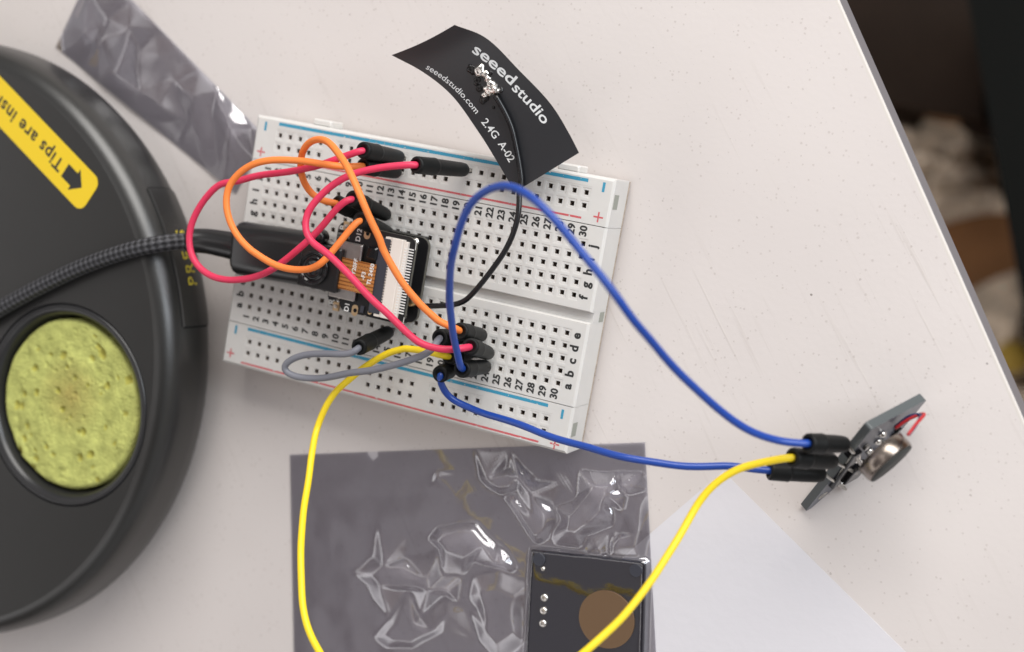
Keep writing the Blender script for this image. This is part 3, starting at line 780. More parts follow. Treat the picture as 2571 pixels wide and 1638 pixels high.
mb = MB(); A0_, A1_ = 14.7, 40.2; n = 36; zs = [5, 6, 7, 8.2, 11, 14, 15.8]
for j in range(len(zs)):
    for i in range(n + 1): mb.v.append(wall(A0_ + (A1_ - A0_) * i / n, zs[j], .38))
for j in range(len(zs) - 1):
    for i in range(n): mb.f.append([j * (n + 1) + i, j * (n + 1) + i + 1, (j + 1) * (n + 1) + i + 1, (j + 1) * (n + 1) + i]); mb.m.append(0); mb.sm.append(True)
for i in range(n):
    a, b = A0_ + (A1_ - A0_) * i / n, A0_ + (A1_ - A0_) * (i + 1) / n
    mb.add([wall(a, 15.8, .38), wall(b, 15.8, .38), wall(b, 16.0, -.1), wall(a, 16.0, -.1)], [(0, 1, 2, 3)])
for a, s_ in ((A0_, 1), (A1_, -1)):
    for j in range(len(zs) - 1):
        f = [wall(a, zs[j], .38), wall(a, zs[j + 1], .38), wall(a, zs[j + 1], -.1), wall(a, zs[j], -.1)]
        mb.add(f, [(0, 1, 2, 3) if s_ > 0 else (3, 2, 1, 0)])
pb = mb.build('press_panel', M['station'], st)
mb = MB()
for a in (A0_ - .18, A1_ + .18):
    for j in range(len(zs) - 1): mb.add([wall(a - .17, zs[j], .03), wall(a + .17, zs[j], .03), wall(a + .17, zs[j + 1], .03), wall(a - .17, zs[j + 1], .03)], [(0, 1, 2, 3)])
for i in range(n):
    a, b = A0_ + (A1_ - A0_) * i / n, A0_ + (A1_ - A0_) * (i + 1) / n
    mb.add([wall(a, 16.0, .03), wall(b, 16.0, .03), wall(b, 16.35, .03), wall(a, 16.35, .03)], [(0, 1, 2, 3)])
mb.build('panel_seam', mat('seam_black', (0.004, 0.004, 0.004), 0.8), st)
mb = MB()
put_text(mb, 'PRESS', 4.3, lambda q: wall(26.9 + math.degrees(q.x / 71.8), 11.3 + q.y, .43), bold=.03, space=1.25)
mb.build('printed_word', M['yellow_print'], pb)
# sticker
c1, c2 = U(*ZS(620, 880), 21.03), U(*ZS(490, 1080), 21.03)
b1 = U(*ZS(0, 235), 21.03)
dl = (b1 - c1).normalized(); dw = V((-dl.y, dl.x, 0));
if dw.dot(c2 - c1) < 0: dw = -dw
wd_ = abs((c2 - c1).dot(dw)); org = c1
tip = max((c2 - c1).dot(-dl), 0)
Lk = 62.0
out_ = []
rc = 2.2
for cxx, cyy, a0 in ((rc - 1.6, rc, 180), (rc - 1.6, wd_ - rc, 90)):
    rng = range(0, 91, 15)
    for d in rng:
        ang = math.radians(a0 + d) if a0 == 180 else math.radians(90 + d)
        out_.append((cxx + rc * math.cos(ang), cyy + rc * math.sin(ang) * 1.0, ang))
# plain rounded strip in (l,w) coordinates
pts = [(Lk, 0), (rc - 1.6, 0)] + [(rc - 1.6 - rc * math.sin(math.radians(d)), rc - rc * math.cos(math.radians(d))) for d in range(15, 91, 15)]
pts += [(rc - 1.6 - rc * math.cos(math.radians(d)), wd_ - rc + rc * math.sin(math.radians(d))) for d in range(0, 91, 15)] + [(Lk, wd_)]
mb = MB(); P3 = [org + dl * a + dw * b for a, b in pts]
if (P3[1] - P3[0]).cross(P3[-1] - P3[0]).z < 0: P3 = P3[::-1]
mb.prism([(q.x, q.y) for q in P3], 21.004, 21.09)
sk = mb.build('sticker', M['yellow_label'], st)
mb = MB(); mid = org + dw * (wd_ / 2); mid.z = 21.105
fr = frame(mid, dl, dw if dl.cross(dw).z > 0 else -dw)
# arrow: points away from the words, towards the rounded end
mb.add([fr(V(q)) for q in [(1.6, 0, 0), (4.4, 2.9, 0), (4.4, 1.75, 0), (7.7, 1.75, 0), (7.7, -1.75, 0), (4.4, -1.75, 0), (4.4, -2.9, 0)]], [(0, 6, 5, 4, 3, 2, 1)])
put_text(mb, 'Tips are inside', 4.3, lambda q: fr(V((q.x + 8.8, q.y, 0))), align='LEFT', bold=.10, space=1.10)
mb.build('printed_words', M['ink_black'], sk)

# sponge: a thing of its own resting in the well
mb = MB(); n_r, n_a = 70, 180; R0 = 19.3
pores = []
for i in range(170):
    r_ = R0 * math.sqrt(random.random()) * .97; a = random.random() * 6.283
    s_ = random.choice([.25, .3, .35, .4, .5, .6, .75]) if i > 16 else random.uniform(.8, 1.1)
    pores.append((r_ * math.cos(a), r_ * math.sin(a), s_, random.uniform(.25, .9) * min(1.2, s_ + .2), random.uniform(.7, 1.4)))


def sp_h(x, y):
    z = 0.55 * noise.noise(V((x, y, 0)) * .16) + .09 * noise.noise(V((x, y, 3)) * .6) + .10 * noise.noise(V((x, y, 7)) * 2.0); dmax = 0
    for px, py, s_, d, e_ in pores:
        dx, dy = x - px, (y - py) * e_
        if abs(dx) < s_ and abs(dy) < s_:
            q_ = math.hypot(dx, dy) / s_
            if q_ < 1: dmax = max(dmax, d * (1 - q_ ** 3))
    return z - dmax, dmax


g = [V((0, 0, 19.4))]; dm = [0]
for j in range(1, n_r + 1):
    for i in range(n_a):
        a = 2 * math.pi * i / n_a; r_ = R0 * j / n_r
        rr_ = r_ + (.10 * noise.noise(V((math.cos(a) * 9, math.sin(a) * 9, 2))) if j == n_r else 0)
        z, d = sp_h(r_ * math.cos(a), r_ * math.sin(a)); ed_ = max(0, (r_ - R0 + 1.1) / 1.1)
        g.append(V((rr_ * math.cos(a), rr_ * math.sin(a), 19.4 + z - 1.0 * ed_ ** 2))); dm.append(d)
for i in range(n_a): a = 2 * math.pi * i / n_a; g.append(V((R0 * math.cos(a), R0 * math.sin(a), 12.05))); dm.append(0)
fs = [(0, 1 + i, 1 + (i + 1) % n_a) for i in range(n_a)]
for j in range(n_r):
    for i in range(n_a):
        k = (i + 1) % n_a; b = 1 + j * n_a; fs.append((b + i, b + n_a + i, b + n_a + k, b + k))
b0 = mb.add([q + V((SPC.x, SPC.y, 0)) for q in g], fs, 0, True)
for fi, f in enumerate(mb.f):
    if max(dm[i] for i in f) > .45: mb.m[fi] = 1
o = mb.build('sponge', [M['sponge'], M['sponge_pore']], loc=(SPC.x, SPC.y, 12)); o['label'] = 'round yellow porous cleaning sponge set in the dark stand base'; o['category'] = 'sponge'

# ================================================================== USB CABLE
us = thing('usb_cable', 'black braided cable with moulded plug crossing the round stand base', 'cable', (-60, -2, 14))
zp = 14.6
a_ = U(*ZD(447, 568), zp); b_ = V((-38.5, -1.05, zp)); ax = V((1, .052, 0)).normalized(); ay = V((-.052, 1, 0)).normalized()
cp = [U(*ZD(-190, 850), 22.9), U(*ZD(-90, 785), 22.9), U(*ZD(0, 727), 22.85), U(*ZD(100, 672), 22.85), U(*ZD(200, 625), 22.85), U(*ZD(290, 593), 22.95), U(*ZD(350, 578), 22.5), U(*ZD(400, 570), 20.6), U(*ZD(435, 567), 17.8), U(*ZD(470, 569), 15.6)]
pts = smooth_pts(catmull(cp, .7), 6)
mb = MB(); mb.tube(pts, 1.75, seg=32); mb.build('braided_sleeve', M['braid'], us)
mb = MB(); e_ = U(*ZD(441, 566), 17.2); f_ = U(*ZD(545, 570), 14.6)
sr = smooth_pts(catmull([e_, (e_ * .6 + f_ * .4) - V((0, 0, .5)), b_ + V((1.0, .1, 0))], .5), 3)
mb.tube(sr, lambda t_: 2.55 + .45 * t_, seg=28); mb.build('strain_relief', M['satin_black'], us)
# plug: rounded slab


def rounded_slab(mb, o, ux, uy, uz, L, Wd, Tk, r, seg=6, front=.6, mi=0, back=1.6):
    cs = []
    for cx0, cy0, a0 in ((Wd / 2 - r, Tk / 2 - r, 0), (-Wd / 2 + r, Tk / 2 - r, 90), (-Wd / 2 + r, -Tk / 2 + r, 180), (Wd / 2 - r, -Tk / 2 + r, 270)):
        for k in range(seg + 1): a = math.radians(a0 + 90 * k / seg); cs.append((cx0 + r * math.cos(a), cy0 + r * math.sin(a)))
    n_ = len(cs); st_ = [(0, .72, .6), (back * .25, .86, .8), (back * .6, .96, .94), (back, 1, 1), (L - front, 1, 1), (L - front * .3, .985, .97), (L, .93, .88)]
    vs = []
    for l_, s1_, s2_ in st_:
        for a, b in cs: vs.append(o + ux * l_ + uy * a * s1_ + uz * b * s2_)
    fs = [(j * n_ + i, j * n_ + (i + 1) % n_, (j + 1) * n_ + (i + 1) % n_, (j + 1) * n_ + i) for j in range(len(st_) - 1) for i in range(n_)]
    mb.add(vs, fs, mi, True); b0_ = len(mb.v) - len(vs)
    mb.f.append([b0_ + i for i in range(n_)][::-1]); mb.m.append(mi); mb.sm.append(False)
    mb.f.append([b0_ + (len(st_) - 1) * n_ + i for i in range(n_)]); mb.m.append(mi); mb.sm.append(False)


UZ = V((0, 0, 1))
mb = MB(); rounded_slab(mb, b_, ax, ay, UZ, 21.0, 11.4, 7.0, 3.2, seg=10); mb.build('plug_shell', M['satin_black'], us)
mb = MB(); rounded_slab(mb, b_ + ax * 21, ax, ay, UZ, 2.6, 8.3, 2.6, 1.2, front=.1, back=.1); mb.build('metal_tongue', M['steel'], us)

# ================================================================== MICROCONTROLLER BOARD
mc = thing('microcontroller_board', 'small stacked black circuit board with camera ribbon plugged into the breadboard', 'circuit board', (-5, 0, BT))
BY = 0.25


def rrect(x0, x1, y0, y1, r, seg=6):
    o_ = []
    for cx0, cy0, a0 in ((x1 - r, y1 - r, 0), (x0 + r, y1 - r, 90), (x0 + r, y0 + r, 180), (x1 - r, y0 + r, 270)):
        for k in range(seg + 1): a = math.radians(a0 + 90 * k / seg); o_.append((cx0 + r * math.cos(a), cy0 + r * math.sin(a)))
    return o_


mb = MB(); mb.prism(rrect(-15.6, 5.7, BY - 8.75, BY + 8.75, 1.9), 11.85, 12.95); low = mb.build('lower_board', M['pcb_black'], mc)
mb = MB(); mb.prism(rrect(-15.62, 5.72, BY - 8.77, BY + 8.77, 1.9), 12.1, 12.7); mb.build('board_core', M['fibre'], low)
for sgn in (-1, 1):
    mb = MB(); yy = BY + sgn * 7.62
    mb.box((-5, yy, 10.6), (17.8, 2.5, 2.4), ch=.2); hd = mb.build('pin_header', M['satin_black'], mc)
    for k in range(7):
        mb = MB(); xk = -5 + (k - 3) * 2.54
        mb.lathe([(.95, 12.95), (.8, 13.1), (.35, 13.6), (0, 13.75)], (xk, yy, 0), seg=16); mb.build('solder_joint', M['solder'], low)
# lower board end parts: buttons with B and R
mb = MB()
for q, s_ in ((ZX(365, 325), 'B'), (ZX(240, 1165), 'R')):
    put_text(mb, s_, 1.9, frame(U(*q, 12.97), (0.03, 1, 0), (-1, .03, 0)), bold=.05)
mb.build('printed_letters', M['silk'], low)
for q in (ZX(420, 310), ZX(300, 1215)):
    w_ = U(*q, 13); mb = MB(); mb.box((w_.x, w_.y, 13.25), (1.5, 1.9, .6), ch=.12); bt = mb.build('push_button', M['gold'], low)
    mb = MB(); mb.lathe([(.45, 13.55), (.42, 13.8), (0, 13.85)], (w_.x, w_.y, 0), seg=16); mb.build('button_cap', M['white_plastic'], bt)
for q in (ZX(345, 400), ZX(340, 440), ZX(460, 445), ZX(470, 465)):
    w_ = U(*q, 13); mb = MB(); mb.box((w_.x, w_.y, 13.2), (1.0, .55, .5), ch=.08); mb.build('chip_component', M['tin'], low)
# usb receptacle on the lower board
mb = MB(); rounded_slab(mb, V((-17.2, .1, 14.65)), V((1, 0, 0)), V((0, 1, 0)), UZ, 7.4, 9.1, 3.3, 1.4, front=.05, back=.05); mb.build('usb_socket', M['steel'], mc)
# upper board
ZT = 18.5
mb = MB(); mb.prism(rrect(-9.4, 5.7, BY - 8.65, BY + 8.85, 1.8), ZT - 1.0, ZT); upb = mb.build('expansion_board', M['pcb_black'], mc)
mb = MB(); mb.prism(rrect(-9.42, 5.72, BY - 8.67, BY + 8.87, 1.8), ZT - .8, ZT - .25); mb.build('board_core', M['fibre'], upb)
mb = MB(); mb.box((1.0, BY, 15.2), (3.2, 12, 4.4)); mb.build('board_connector', M['satin_black'], mc)
# metal card slot shell
for y0, y1 in ((2.55, 5.6), (-5.9, -3.95)):
    pass
mb = MB(); mb.box((-8.6, -.15, ZT + .55), (6.2, 11.6, 1.1), ch=.25); mb.build('card_slot', M['steel'], upb)
# ribbon connector: ivory housing, dark latch, contacts
qa, qb = U(*ZX(1020, 445), ZT + 1.2), U(*ZX(875, 1375), ZT + 1.2)
mb = MB(); mb.box((2.35, BY + .05, ZT + .75), (2.5, 16.1, 1.5), ch=.12)
for s_ in (-1, 1): mb.box((.35, BY + .05 + s_ * 7.65, ZT + .6), (1.7, .75, 1.15))
rc_ = mb.build('ribbon_connector', M['white_plastic'], upb)
mb = MB(); mb.box((4.0, BY + .05, ZT + .45), (.9, 15.6, .9), ch=.1); mb.build('connector_ledge', M['white_plastic'], rc_)
NP = 24
for k in range(NP):
    yk = BY + .05 + (k - (NP - 1) / 2) * .56
    mb = MB(); mb.box((5.0, yk, ZT + .16), (1.15, .22, .18)); mb.box((4.15, yk, ZT + .93), (.5, .24, .1)); mb.build('contact_pin', M['silk'] if k % 1 == 0 else M['tin'], rc_)
mb = MB()
for k in range(NP + 2):
    yk = BY + .05 + (k - (NP + 1) / 2) * .56; mb.box((.95, yk, ZT + 1.1), (.35, .26, .3))
mb.build('housing_teeth', M['white_plastic'], rc_)
mb = MB(); mb.box((-.55, BY + .1, ZT + 1.0), (2.6, 15.2, .5), ch=.08); mb.build('connector_latch', M['latch'], rc_)
# dark module on the upper board next to ribbon
q = U(*ZX(680, 640), ZT + 1.6)
mb = MB(); mb.box((q.x + .2, q.y + .5, ZT + .95), (2.4, 2.6, 1.9), ch=.35); mb.build('black_component', M['gloss_black'], upb)
# ribbon
RZ = ZT + 1.45
ribm = mat('orange_polyimide', (0.42, 0.155, 0.035), 0.3, coat=.3); n_ = ribm.node_tree.nodes; L_ = ribm.node_tree.links
tcx = n_.new('ShaderNodeTexCoord'); wv = node(n_, 'ShaderNodeTexWave', Scale=420.0, Distortion=0.5); wv.bands_direction = 'Y'
rp = n_.new('ShaderNodeValToRGB'); rp.color_ramp.elements[0].color = (0.20, 0.062, 0.012, 1); rp.color_ramp.elements[1].color = (0.46, 0.18, 0.045, 1); rp.color_ramp.elements[0].position = .15; rp.color_ramp.elements[1].position = .45
L_.new(tcx.outputs['Object'], wv.inputs['Vector']); L_.new(wv.outputs['Fac'], rp.inputs['Fac']); L_.new(rp.outputs['Color'], n_['Principled BSDF'].inputs['Base Color'])
mb = MB()
y0, y1 = -3.9, 2.45
mb.box((-5.9, (y0 + y1) / 2, RZ), (9.0, y1 - y0, .14)); rb = mb.build('ribbon_cable', ribm, mc)
mb = MB()
trm = mat('ribbon_trace', (0.55, 0.25, 0.08), 0.3)
for k in range(9):                                          # raised copper lattice
    for s_ in (-1, 1):
        x0 = -7.4 + k * .62
        for yy in (y1 - 1.3, y0 + .5):
            a = V((x0, yy - .5 * s_, RZ + .082)); b = V((x0 + .6, yy + .5 * s_, RZ + .082)); nn = (b - a).cross(UZ).normalized() * .045
            mb.add([a - nn, b - nn, b + nn, a + nn], [(0, 1, 2, 3)])
mb.build('printed_traces', trm, rb)
mb = MB()
for s_, q in (('Y20FF', ZX(500, 768)), ('-F3', ZX(598, 870)), ('TL 2450', ZX(680, 855))):
    put_text(mb, s_, 1.22, frame(U(*q, RZ + .09) + V((0, 0, 0)), (0.05, 1, 0), (-1, .05, 0)), bold=.035, space=1.06)
mb.build('printed_code', M['silk'], rb)
# camera module
mb = MB(); mb.box((-14.0, -.45, 19.7), (9.3, 9.0, 2.4), ch=.3); cmo = mb.build('camera_module', M['satin_black'], mc)
mb = MB(); mb.lathe([(3.5, 20.9), (3.45, 21.5), (3.2, 21.65), (2.9, 21.6), (2.75, 21.2), (2.5, 21.15), (2.3, 21.5), (1.9, 21.55), (1.2, 21.3), (.9, 21.1), (0, 21.0)], (-15.0, -.8, 0), seg=48); mb.build('lens_barrel', M['gloss_black'], cmo)
mb = MB(); mb.lathe([(1.5, 16.0), (1.5, 17.6), (1.2, 18.2), (.6, 18.45), (0, 18.5)], (-17.0, 5.2, 0), seg=24); mb.build('rubber_bump', M['satin_black'], cmo)
# lettering and pads on the upper board
mb = MB()
put_text(mb, 'D12', 1.5, frame(U(*ZX(547, 410), ZT + .02), (0.03, 1, 0), (-1, .03, 0)), bold=.04)
put_text(mb, 'D1', 1.5, frame(U(*ZX(412, 1225), ZT + .02), (0.03, 1, 0), (-1, .03, 0)), bold=.04)
ln = [U(*ZX(a, b), ZT + .02) for a, b in ((1170, 455), (1200, 470), (1185, 580))]
for a, b in zip(ln, ln[1:]):
    nn = (b - a).cross(UZ).normalized() * .06; mb.add([a - nn, b - nn, b + nn, a + nn], [(0, 1, 2, 3)])
for k in range(3):
    q = U(*ZX(1000 + 0, 415), ZT + .02); 
ln = [U(*ZX(a, b), ZT + .02) for a, b in ((1060, 1340), (1045, 1420))]
for a, b in zip(ln, ln[1:]):
    nn = (b - a).cross(UZ).normalized() * .06; mb.add([a - nn, b - nn, b + nn, a + nn], [(0, 1, 2, 3)])
mb.build('printed_letters', M['silk'], upb)
for q in (ZX(643, 392), ZX(500, 1262)):
    w_ = U(*q, ZT); mb = MB(); P = rrect(w_.x - .72, w_.x + .72, w_.y - 1.15, w_.y + 1.15, .7); P2 = [(w_.x + .1 + .42 * math.cos(k / 28 * 6.283), w_.y + .42 * math.sin(k / 28 * 6.283)) for k in range(28)]
    mb.prism(P, ZT, ZT + .05); pd = mb.build('oval_pad', M['gold'], upb)
    mb = MB(); mb.prism(P2, ZT + .052, ZT + .058); mb.build('drill_hole', M['gloss_black'], pd)
w_ = U(*ZX(668, 1285), ZT); mb = MB(); mb.lathe([(.48, ZT + .005), (.48, ZT + .04), (.24, ZT + .04), (.24, ZT + .005)], (w_.x, w_.y, 0), seg=24); mb.build('round_pad', M['gold'], upb)
for q, d_ in ((ZX(590, 1250), (.8, 1.4)), (ZX(690, 670), (1.5, .5)), (ZX(620, 1330), (.5, .4)), (ZX(400, 1110), (1.3, .7))):
    w_ = U(*q, ZT); mb = MB(); mb.box((w_.x, w_.y, ZT + .2), (*d_, .4), ch=.06); mb.build('chip_component', M['tin'] if d_[1] < 1 else M['latch'], upb)
# small antenna socket on the lower board
q = U(*ZD(1005, 716), 14.2)
mb = MB(); mb.lathe([(1.2, 12.95), (1.2, 14.4), (.9, 14.7), (0, 14.75)], (4.4, q.y, 0), seg=24); mb.build('antenna_socket', M['gold'], low)

# ================================================================== FLEXIBLE ANTENNA
an = thing('flexible_antenna', 'black bendy antenna patch with white printing and soldered black lead', 'antenna', U(1321, 480, 10))
eA = catmull([V((*q, 0)) for q in [ZA(80, 345), ZA(350, 480), ZA(600, 690), ZA(830, 1000), ZA(1000, 1270), ZA(1130, 1480), ZA(1210, 1600)]], 1.0)   # lower long edge in picture, tip L to B
eA = catmull([V((*q, 0)) for q in [ZA(80, 345), ZA(350, 490), ZA(600, 690), ZA(830, 1000), ZA(1000, 1270), ZA(1160, 1545)]], 2.0)
eB = catmull([V((*q, 0)) for q in [ZA(632, 80), ZA(900, 190), ZA(1200, 480), ZA(1480, 780), ZA(1640, 1040), ZA(1722, 1200)]], 2.0)


def along(P, t_):
    L = [0]
    for i in range(1, len(P)): L.append(L[-1] + (P[i] - P[i - 1]).length)
    s_ = t_ * L[-1]
    for i in range(1, len(P)):
        if L[i] >= s_ - 1e-6: return P[i - 1].lerp(P[i], 0 if L[i] == L[i - 1] else (s_ - L[i - 1]) / (L[i] - L[i - 1]))
    return P[-1]


def ant_z(u, v):
    return 12.2 + 8.5 * ((1 - u) ** 1.6) + 1.2 * u + 2.5 * (v) * (1 - .5 * u)


def ant(u, v, up_=0.0):
    """u along the strip from the far tip, v across"""
    a = along(eA, u); b = along(eB, u); q = a.lerp(b, v)
    bow = (1 - u) ** 3 * 14 * math.sin(math.pi * v)      # slight curve of the short end
    q = q + (along(eB, 0.0) - along(eA, 0.0)).cross(V((0, 0, 1))).normalized() * bow * -0.35
    return U(q.x, q.y, ant_z(u, v) + up_)


tab = [(0, 0), (1, 1)]
nu, nv = 60, 30; mb = MB(); top = []; bot = []
for j in range(nu + 1):
    for i in range(nv + 1): top.append(ant(j / nu, i / nv)); bot.append(ant(j / nu, i / nv, -.22))
fs = [(j * (nv + 1) + i, j * (nv + 1) + i + 1, (j + 1) * (nv + 1) + i + 1, (j + 1) * (nv + 1) + i) for j in range(nu) for i in range(nv)]
nrm = (top[1] - top[0]).cross(top[nv + 1] - top[0])
if nrm.z > 0: pass
else: fs = [f[::-1] for f in fs]
mb.add(top, fs, 0, True); mb.add(bot, [f[::-1] for f in fs], 0, True)
rim = [i for i in range(nv)] + [j * (nv + 1) + nv for j in range(nu)] + [nu * (nv + 1) + nv - i for i in range(nv)] + [(nu - j) * (nv + 1) for j in range(nu)]
nR = len(rim); mb.add([x for i in rim for x in (top[i], bot[i])], [(2 * i, 2 * i + 1, (2 * i + 3) % (2 * nR), (2 * i + 2) % (2 * nR)) for i in range(nR)])
sheet = mb.build('flexible_sheet', M['antenna'], an)


def inv_ant(px, py):
    """picture point -> (u,v) on the strip"""
    best = None
    for j in range(0, 61):
        a = along(eA, j / 60); b = along(eB, j / 60); ab = b - a; p_ = V((px, py, 0)); v_ = (p_ - a).dot(ab) / ab.dot(ab); d = (a + ab * v_ - p_).length
        if best is None or d < best[0]: best = (d, j / 60, v_)
    return best[1], best[2]


def pic(u, v): return along(eA, max(0, min(1, u))).lerp(along(eB, max(0, min(1, u))), v)


def text_on_strip(mb, txt, p0, p1, px, bold):
    """words running along the strip between two points, px tall"""
    vs, fs = text_mesh(txt, 1.0, bold, 'LEFT'); w_ = max(q.x for q in vs)
    u0, v0 = inv_ant(*p0); u1, v1 = inv_ant(*p1); out = []
    for q in vs:
        t_ = q.x / w_; u, v = u0 + (u1 - u0) * t_, v0 + (v1 - v0) * t_; e_ = .01
        a = pic(u + e_ * (u1 - u0), v + e_ * (v1 - v0)) - pic(u - e_ * (u1 - u0), v - e_ * (v1 - v0))
        n_ = V((a.y, -a.x, 0)).normalized() * px * q.y
        du = (pic(u + e_, v) - pic(u - e_, v)) / (2 * e_); dv = (pic(u, v + e_) - pic(u, v - e_)) / (2 * e_); D = du.x * dv.y - du.y * dv.x
        out.append(ant(max(0, min(1, u + (n_.x * dv.y - n_.y * dv.x) / D)), v + (du.x * n_.y - du.y * n_.x) / D, .03))
    mb.add(out, fs)


mb = MB()
text_on_strip(mb, 'seeed', ZA(792, 268), ZA(1150, 575), 38, .018)
text_on_strip(mb, 'studio', ZA(1158, 620), ZA(1435, 930), 36, .014)
text_on_strip(mb, 'seeedstudio.com', ZA(380, 430), ZA(835, 850), 21, .006)
text_on_strip(mb, '2.4G', ZA(885, 915), ZA(1000, 1065), 27, .010)
text_on_strip(mb, 'A-02', ZA(1035, 1110), ZA(1130, 1265), 27, .010)
mb.build('printed_words', M['white_ink'], sheet)
# solder lumps and burnt flux


def lump(mb, px, py, r, h, seed, mi=0, sx=1.0, sy=1.0, rot=0.0):
    u_, v_ = inv_ant(*ZA(px, py)); c_ = ant(u_, v_, 0)
    n1, n2 = 24, 9; vs = []
    for j in range(n2 + 1):
        ph = math.pi / 2 * j / n2
        for i in range(n1):
            a = 2 * math.pi * i / n1; k = 1 + .38 * noise.noise(V((math.cos(a) * 1.6, math.sin(a) * 1.6, seed + j * .12)))
            x, y = r * sx * k * math.cos(ph) * math.cos(a), r * sy * k * math.cos(ph) * math.sin(a)
            x, y = x * math.cos(rot) - y * math.sin(rot), x * math.sin(rot) + y * math.cos(rot)
            vs.append(c_ + V((x, y, h * math.sin(ph) * (1 + .3 * noise.noise(V((x, y, seed)))) - .12)))
    fs = [(j * n1 + i, j * n1 + (i + 1) % n1, (j + 1) * n1 + (i + 1) % n1, (j + 1) * n1 + i) for j in range(n2) for i in range(n1)]
    mb.add(vs, fs, mi, True)


mb = MB()
for k, a in enumerate([(770, 450, .95, .45), (830, 545, .8, .3), (845, 620, .85, .5), (880, 720, .9, .55), (930, 500, .8, .4), (815, 580, .6, .3), (975, 800, .4, .3), (905, 700, .7, .5), (1030, 640, .7, .4), (790, 480, .8, .5), (760, 430, .4, .5)]): lump(mb, *a, 20 + k)
mb.build('burnt_flux', M['flux'], an)
mb = MB()
for k, a in enumerate([(850, 475, 1.35, 1.1), (895, 500, .95, .9), (925, 545, .8, 1.0), (950, 590, .95, 1.2), (930, 630, 1.3, 1.1), (985, 640, 1.1, 1.4), (1010, 655, .7, 1.0), (895, 690, .8, .45), (955, 665, .9, .8)]): lump(mb, *a, 40 + k)
mb.build('solder_blob', M['solder'], an)
cx = []
for a, b in [(985, 690), (1050, 800), (1120, 950), (1170, 1150), (1205, 1350), (1222, 1480)]:
    u_, v_ = inv_ant(*ZA(a, b)); cx.append(ant(u_, v_, .62))
cx += [U(*Z2(935, 830), 14.4), U(*Z2(935, 960), 14.8), U(*Z2(922, 1090), 15.0), U(*Z2(885, 1230), 15.2), U(*Z2(830, 1360), 15.3), U(*Z2(760, 1480), 15.3),
       U(*Z5(640, 62), 15.3), U(*Z5(520, 100), 15.2), U(*Z5(400, 108), 15.1), U(*Z5(280, 112), 15.0), U(*Z5(180, 108), 14.9)]
mb = MB(); mb.tube(smooth_pts(catmull(cx, .6), 4), .56, seg=16); mb.build('antenna_lead', M['wire_black'], an)

# ================================================================== JUMPER WIRES


def housing(mb, base, head, r=1.42):
    """moulded jumper end: rounded nose at base, thicker grip ring near the wire"""
    d = head - base; L = d.length; Mx = V((0, 0, 1)).rotation_difference(d.normalized()).to_matrix()
    k = L / 14.0
    pf = [(0, 0), (.45, .02), (.85, .3), (1.05, .8), (1.14, 1.8), (1.2, 5.0 * k), (1.24, 8.6 * k), (1.26, 9.0 * k), (1.36, 9.15 * k), (1.38, 9.5 * k), (1.34, 9.8 * k), (1.33, 13.3 * k), (1.30, 13.75 * k), (1.16, L), (.82, L), (.78, L - .35), (0, L - .4)]
    mb.lathe([(a * r / 1.27, b) for a, b in pf], base, Mx, seg=24)


def jumper(color, label, path, ztab, ends, group='jumper wires on the breadboard'):
    """path: picture points; ztab: (0..1 -> height); ends: two (hole_point, head_z, female)"""
    t = thing(color + '_jumper_wire', label, 'jumper wire', ends[0][0], group)
    n_ = len(path); L = [0]
    for i in range(1, n_): L.append(L[-1] + math.dist(path[i], path[i - 1]))
    P = [U(*path[i], interp(L[i] / L[-1], ztab)) for i in range(n_)]
    for w_, (base, female) in zip((0, -1), ends):
        head = P[w_]; d = (head - base).normalized(); nose = base + d * (1.3 if not female else 0)
        if w_ == 0: P = [head - d * 1.6, head + d * .25] + P[1:]
        else: P = P[:-1] + [head + d * .25, head - d * 1.6]
        mb = MB(); housing(mb, nose, head, 1.70 if female else 1.62); hs = mb.build('connector', M['dupont'], t)
        mb = MB()
        if female: mb.tube([base - d * .2, base + d * .3], .3, seg=8)
        else: mb.tube([base - d * 2.6, nose + d * .1], .33, seg=8)
        mb.build('pin', M['tin'], t)
    pts = smooth_pts(catmull(P, .8), 5); n_ = len(pts)
    for i_ in range(4, n_ - 4):
        f_ = min(1, (i_ - 3) / 8, (n_ - 4 - i_) / 8); q = pts[i_]
        pts[i_] = q + V((noise.noise(q * .11 + V((n_, 0, 0))), noise.noise(q * .11 + V((0, n_, 5))), noise.noise(q * .11 + V((3, 9, n_))))) * .24 * f_
    mb = MB(); mb.tube(pts, lambda t_: .69 * (1 + .035 * noise.noise(V((t_ * 22, n_, 0)))), seg=18); mb.build('insulation', M['wire_' + color], t)
    return t


HP = lambda c_, r_: V((cx_(c_), ry_(r_), BT))
zl = lambda Z, l: [Z(*q) for q in l]
redA = zl(Z1, [(1345, 450), (1200, 505), (1050, 555), (850, 615), (600, 660), (300, 700), (100, 755)]) + zl(ZD, [(520, 430), (468, 490), (445, 550), (452, 605), (485, 643), (535, 658)]) + \
    zl(Z3, [(330, 690), (480, 640), (600, 570), (740, 460), (900, 320), (1050, 160)]) + zl(Z1, [(1130, 975), (1240, 912)])
jumper('red', 'red jumper looping furthest out over the black plug, both ends on the upper board', redA,
       [(0, 26), (.1, 26.5), (.3, 25), (.55, 26), (.8, 26.5), (.95, 26), (1, 24.5)], [(HP(13.55, 14.9), False), (HP(13.2, 10), False)])
redB = zl(Z1, [(1855, 592), (1650, 600), (1450, 630), (1250, 680), (1080, 770), (950, 880), (850, 990), (800, 1100), (795, 1220), (850, 1330)]) + \
    zl(Z3, [(1050, 420), (1200, 560), (1350, 710), (1500, 880), (1650, 1020), (1800, 1170), (1950, 1300)]) + zl(Z5, [(230, 480), (370, 525), (500, 535), (600, 525), (690, 500)])
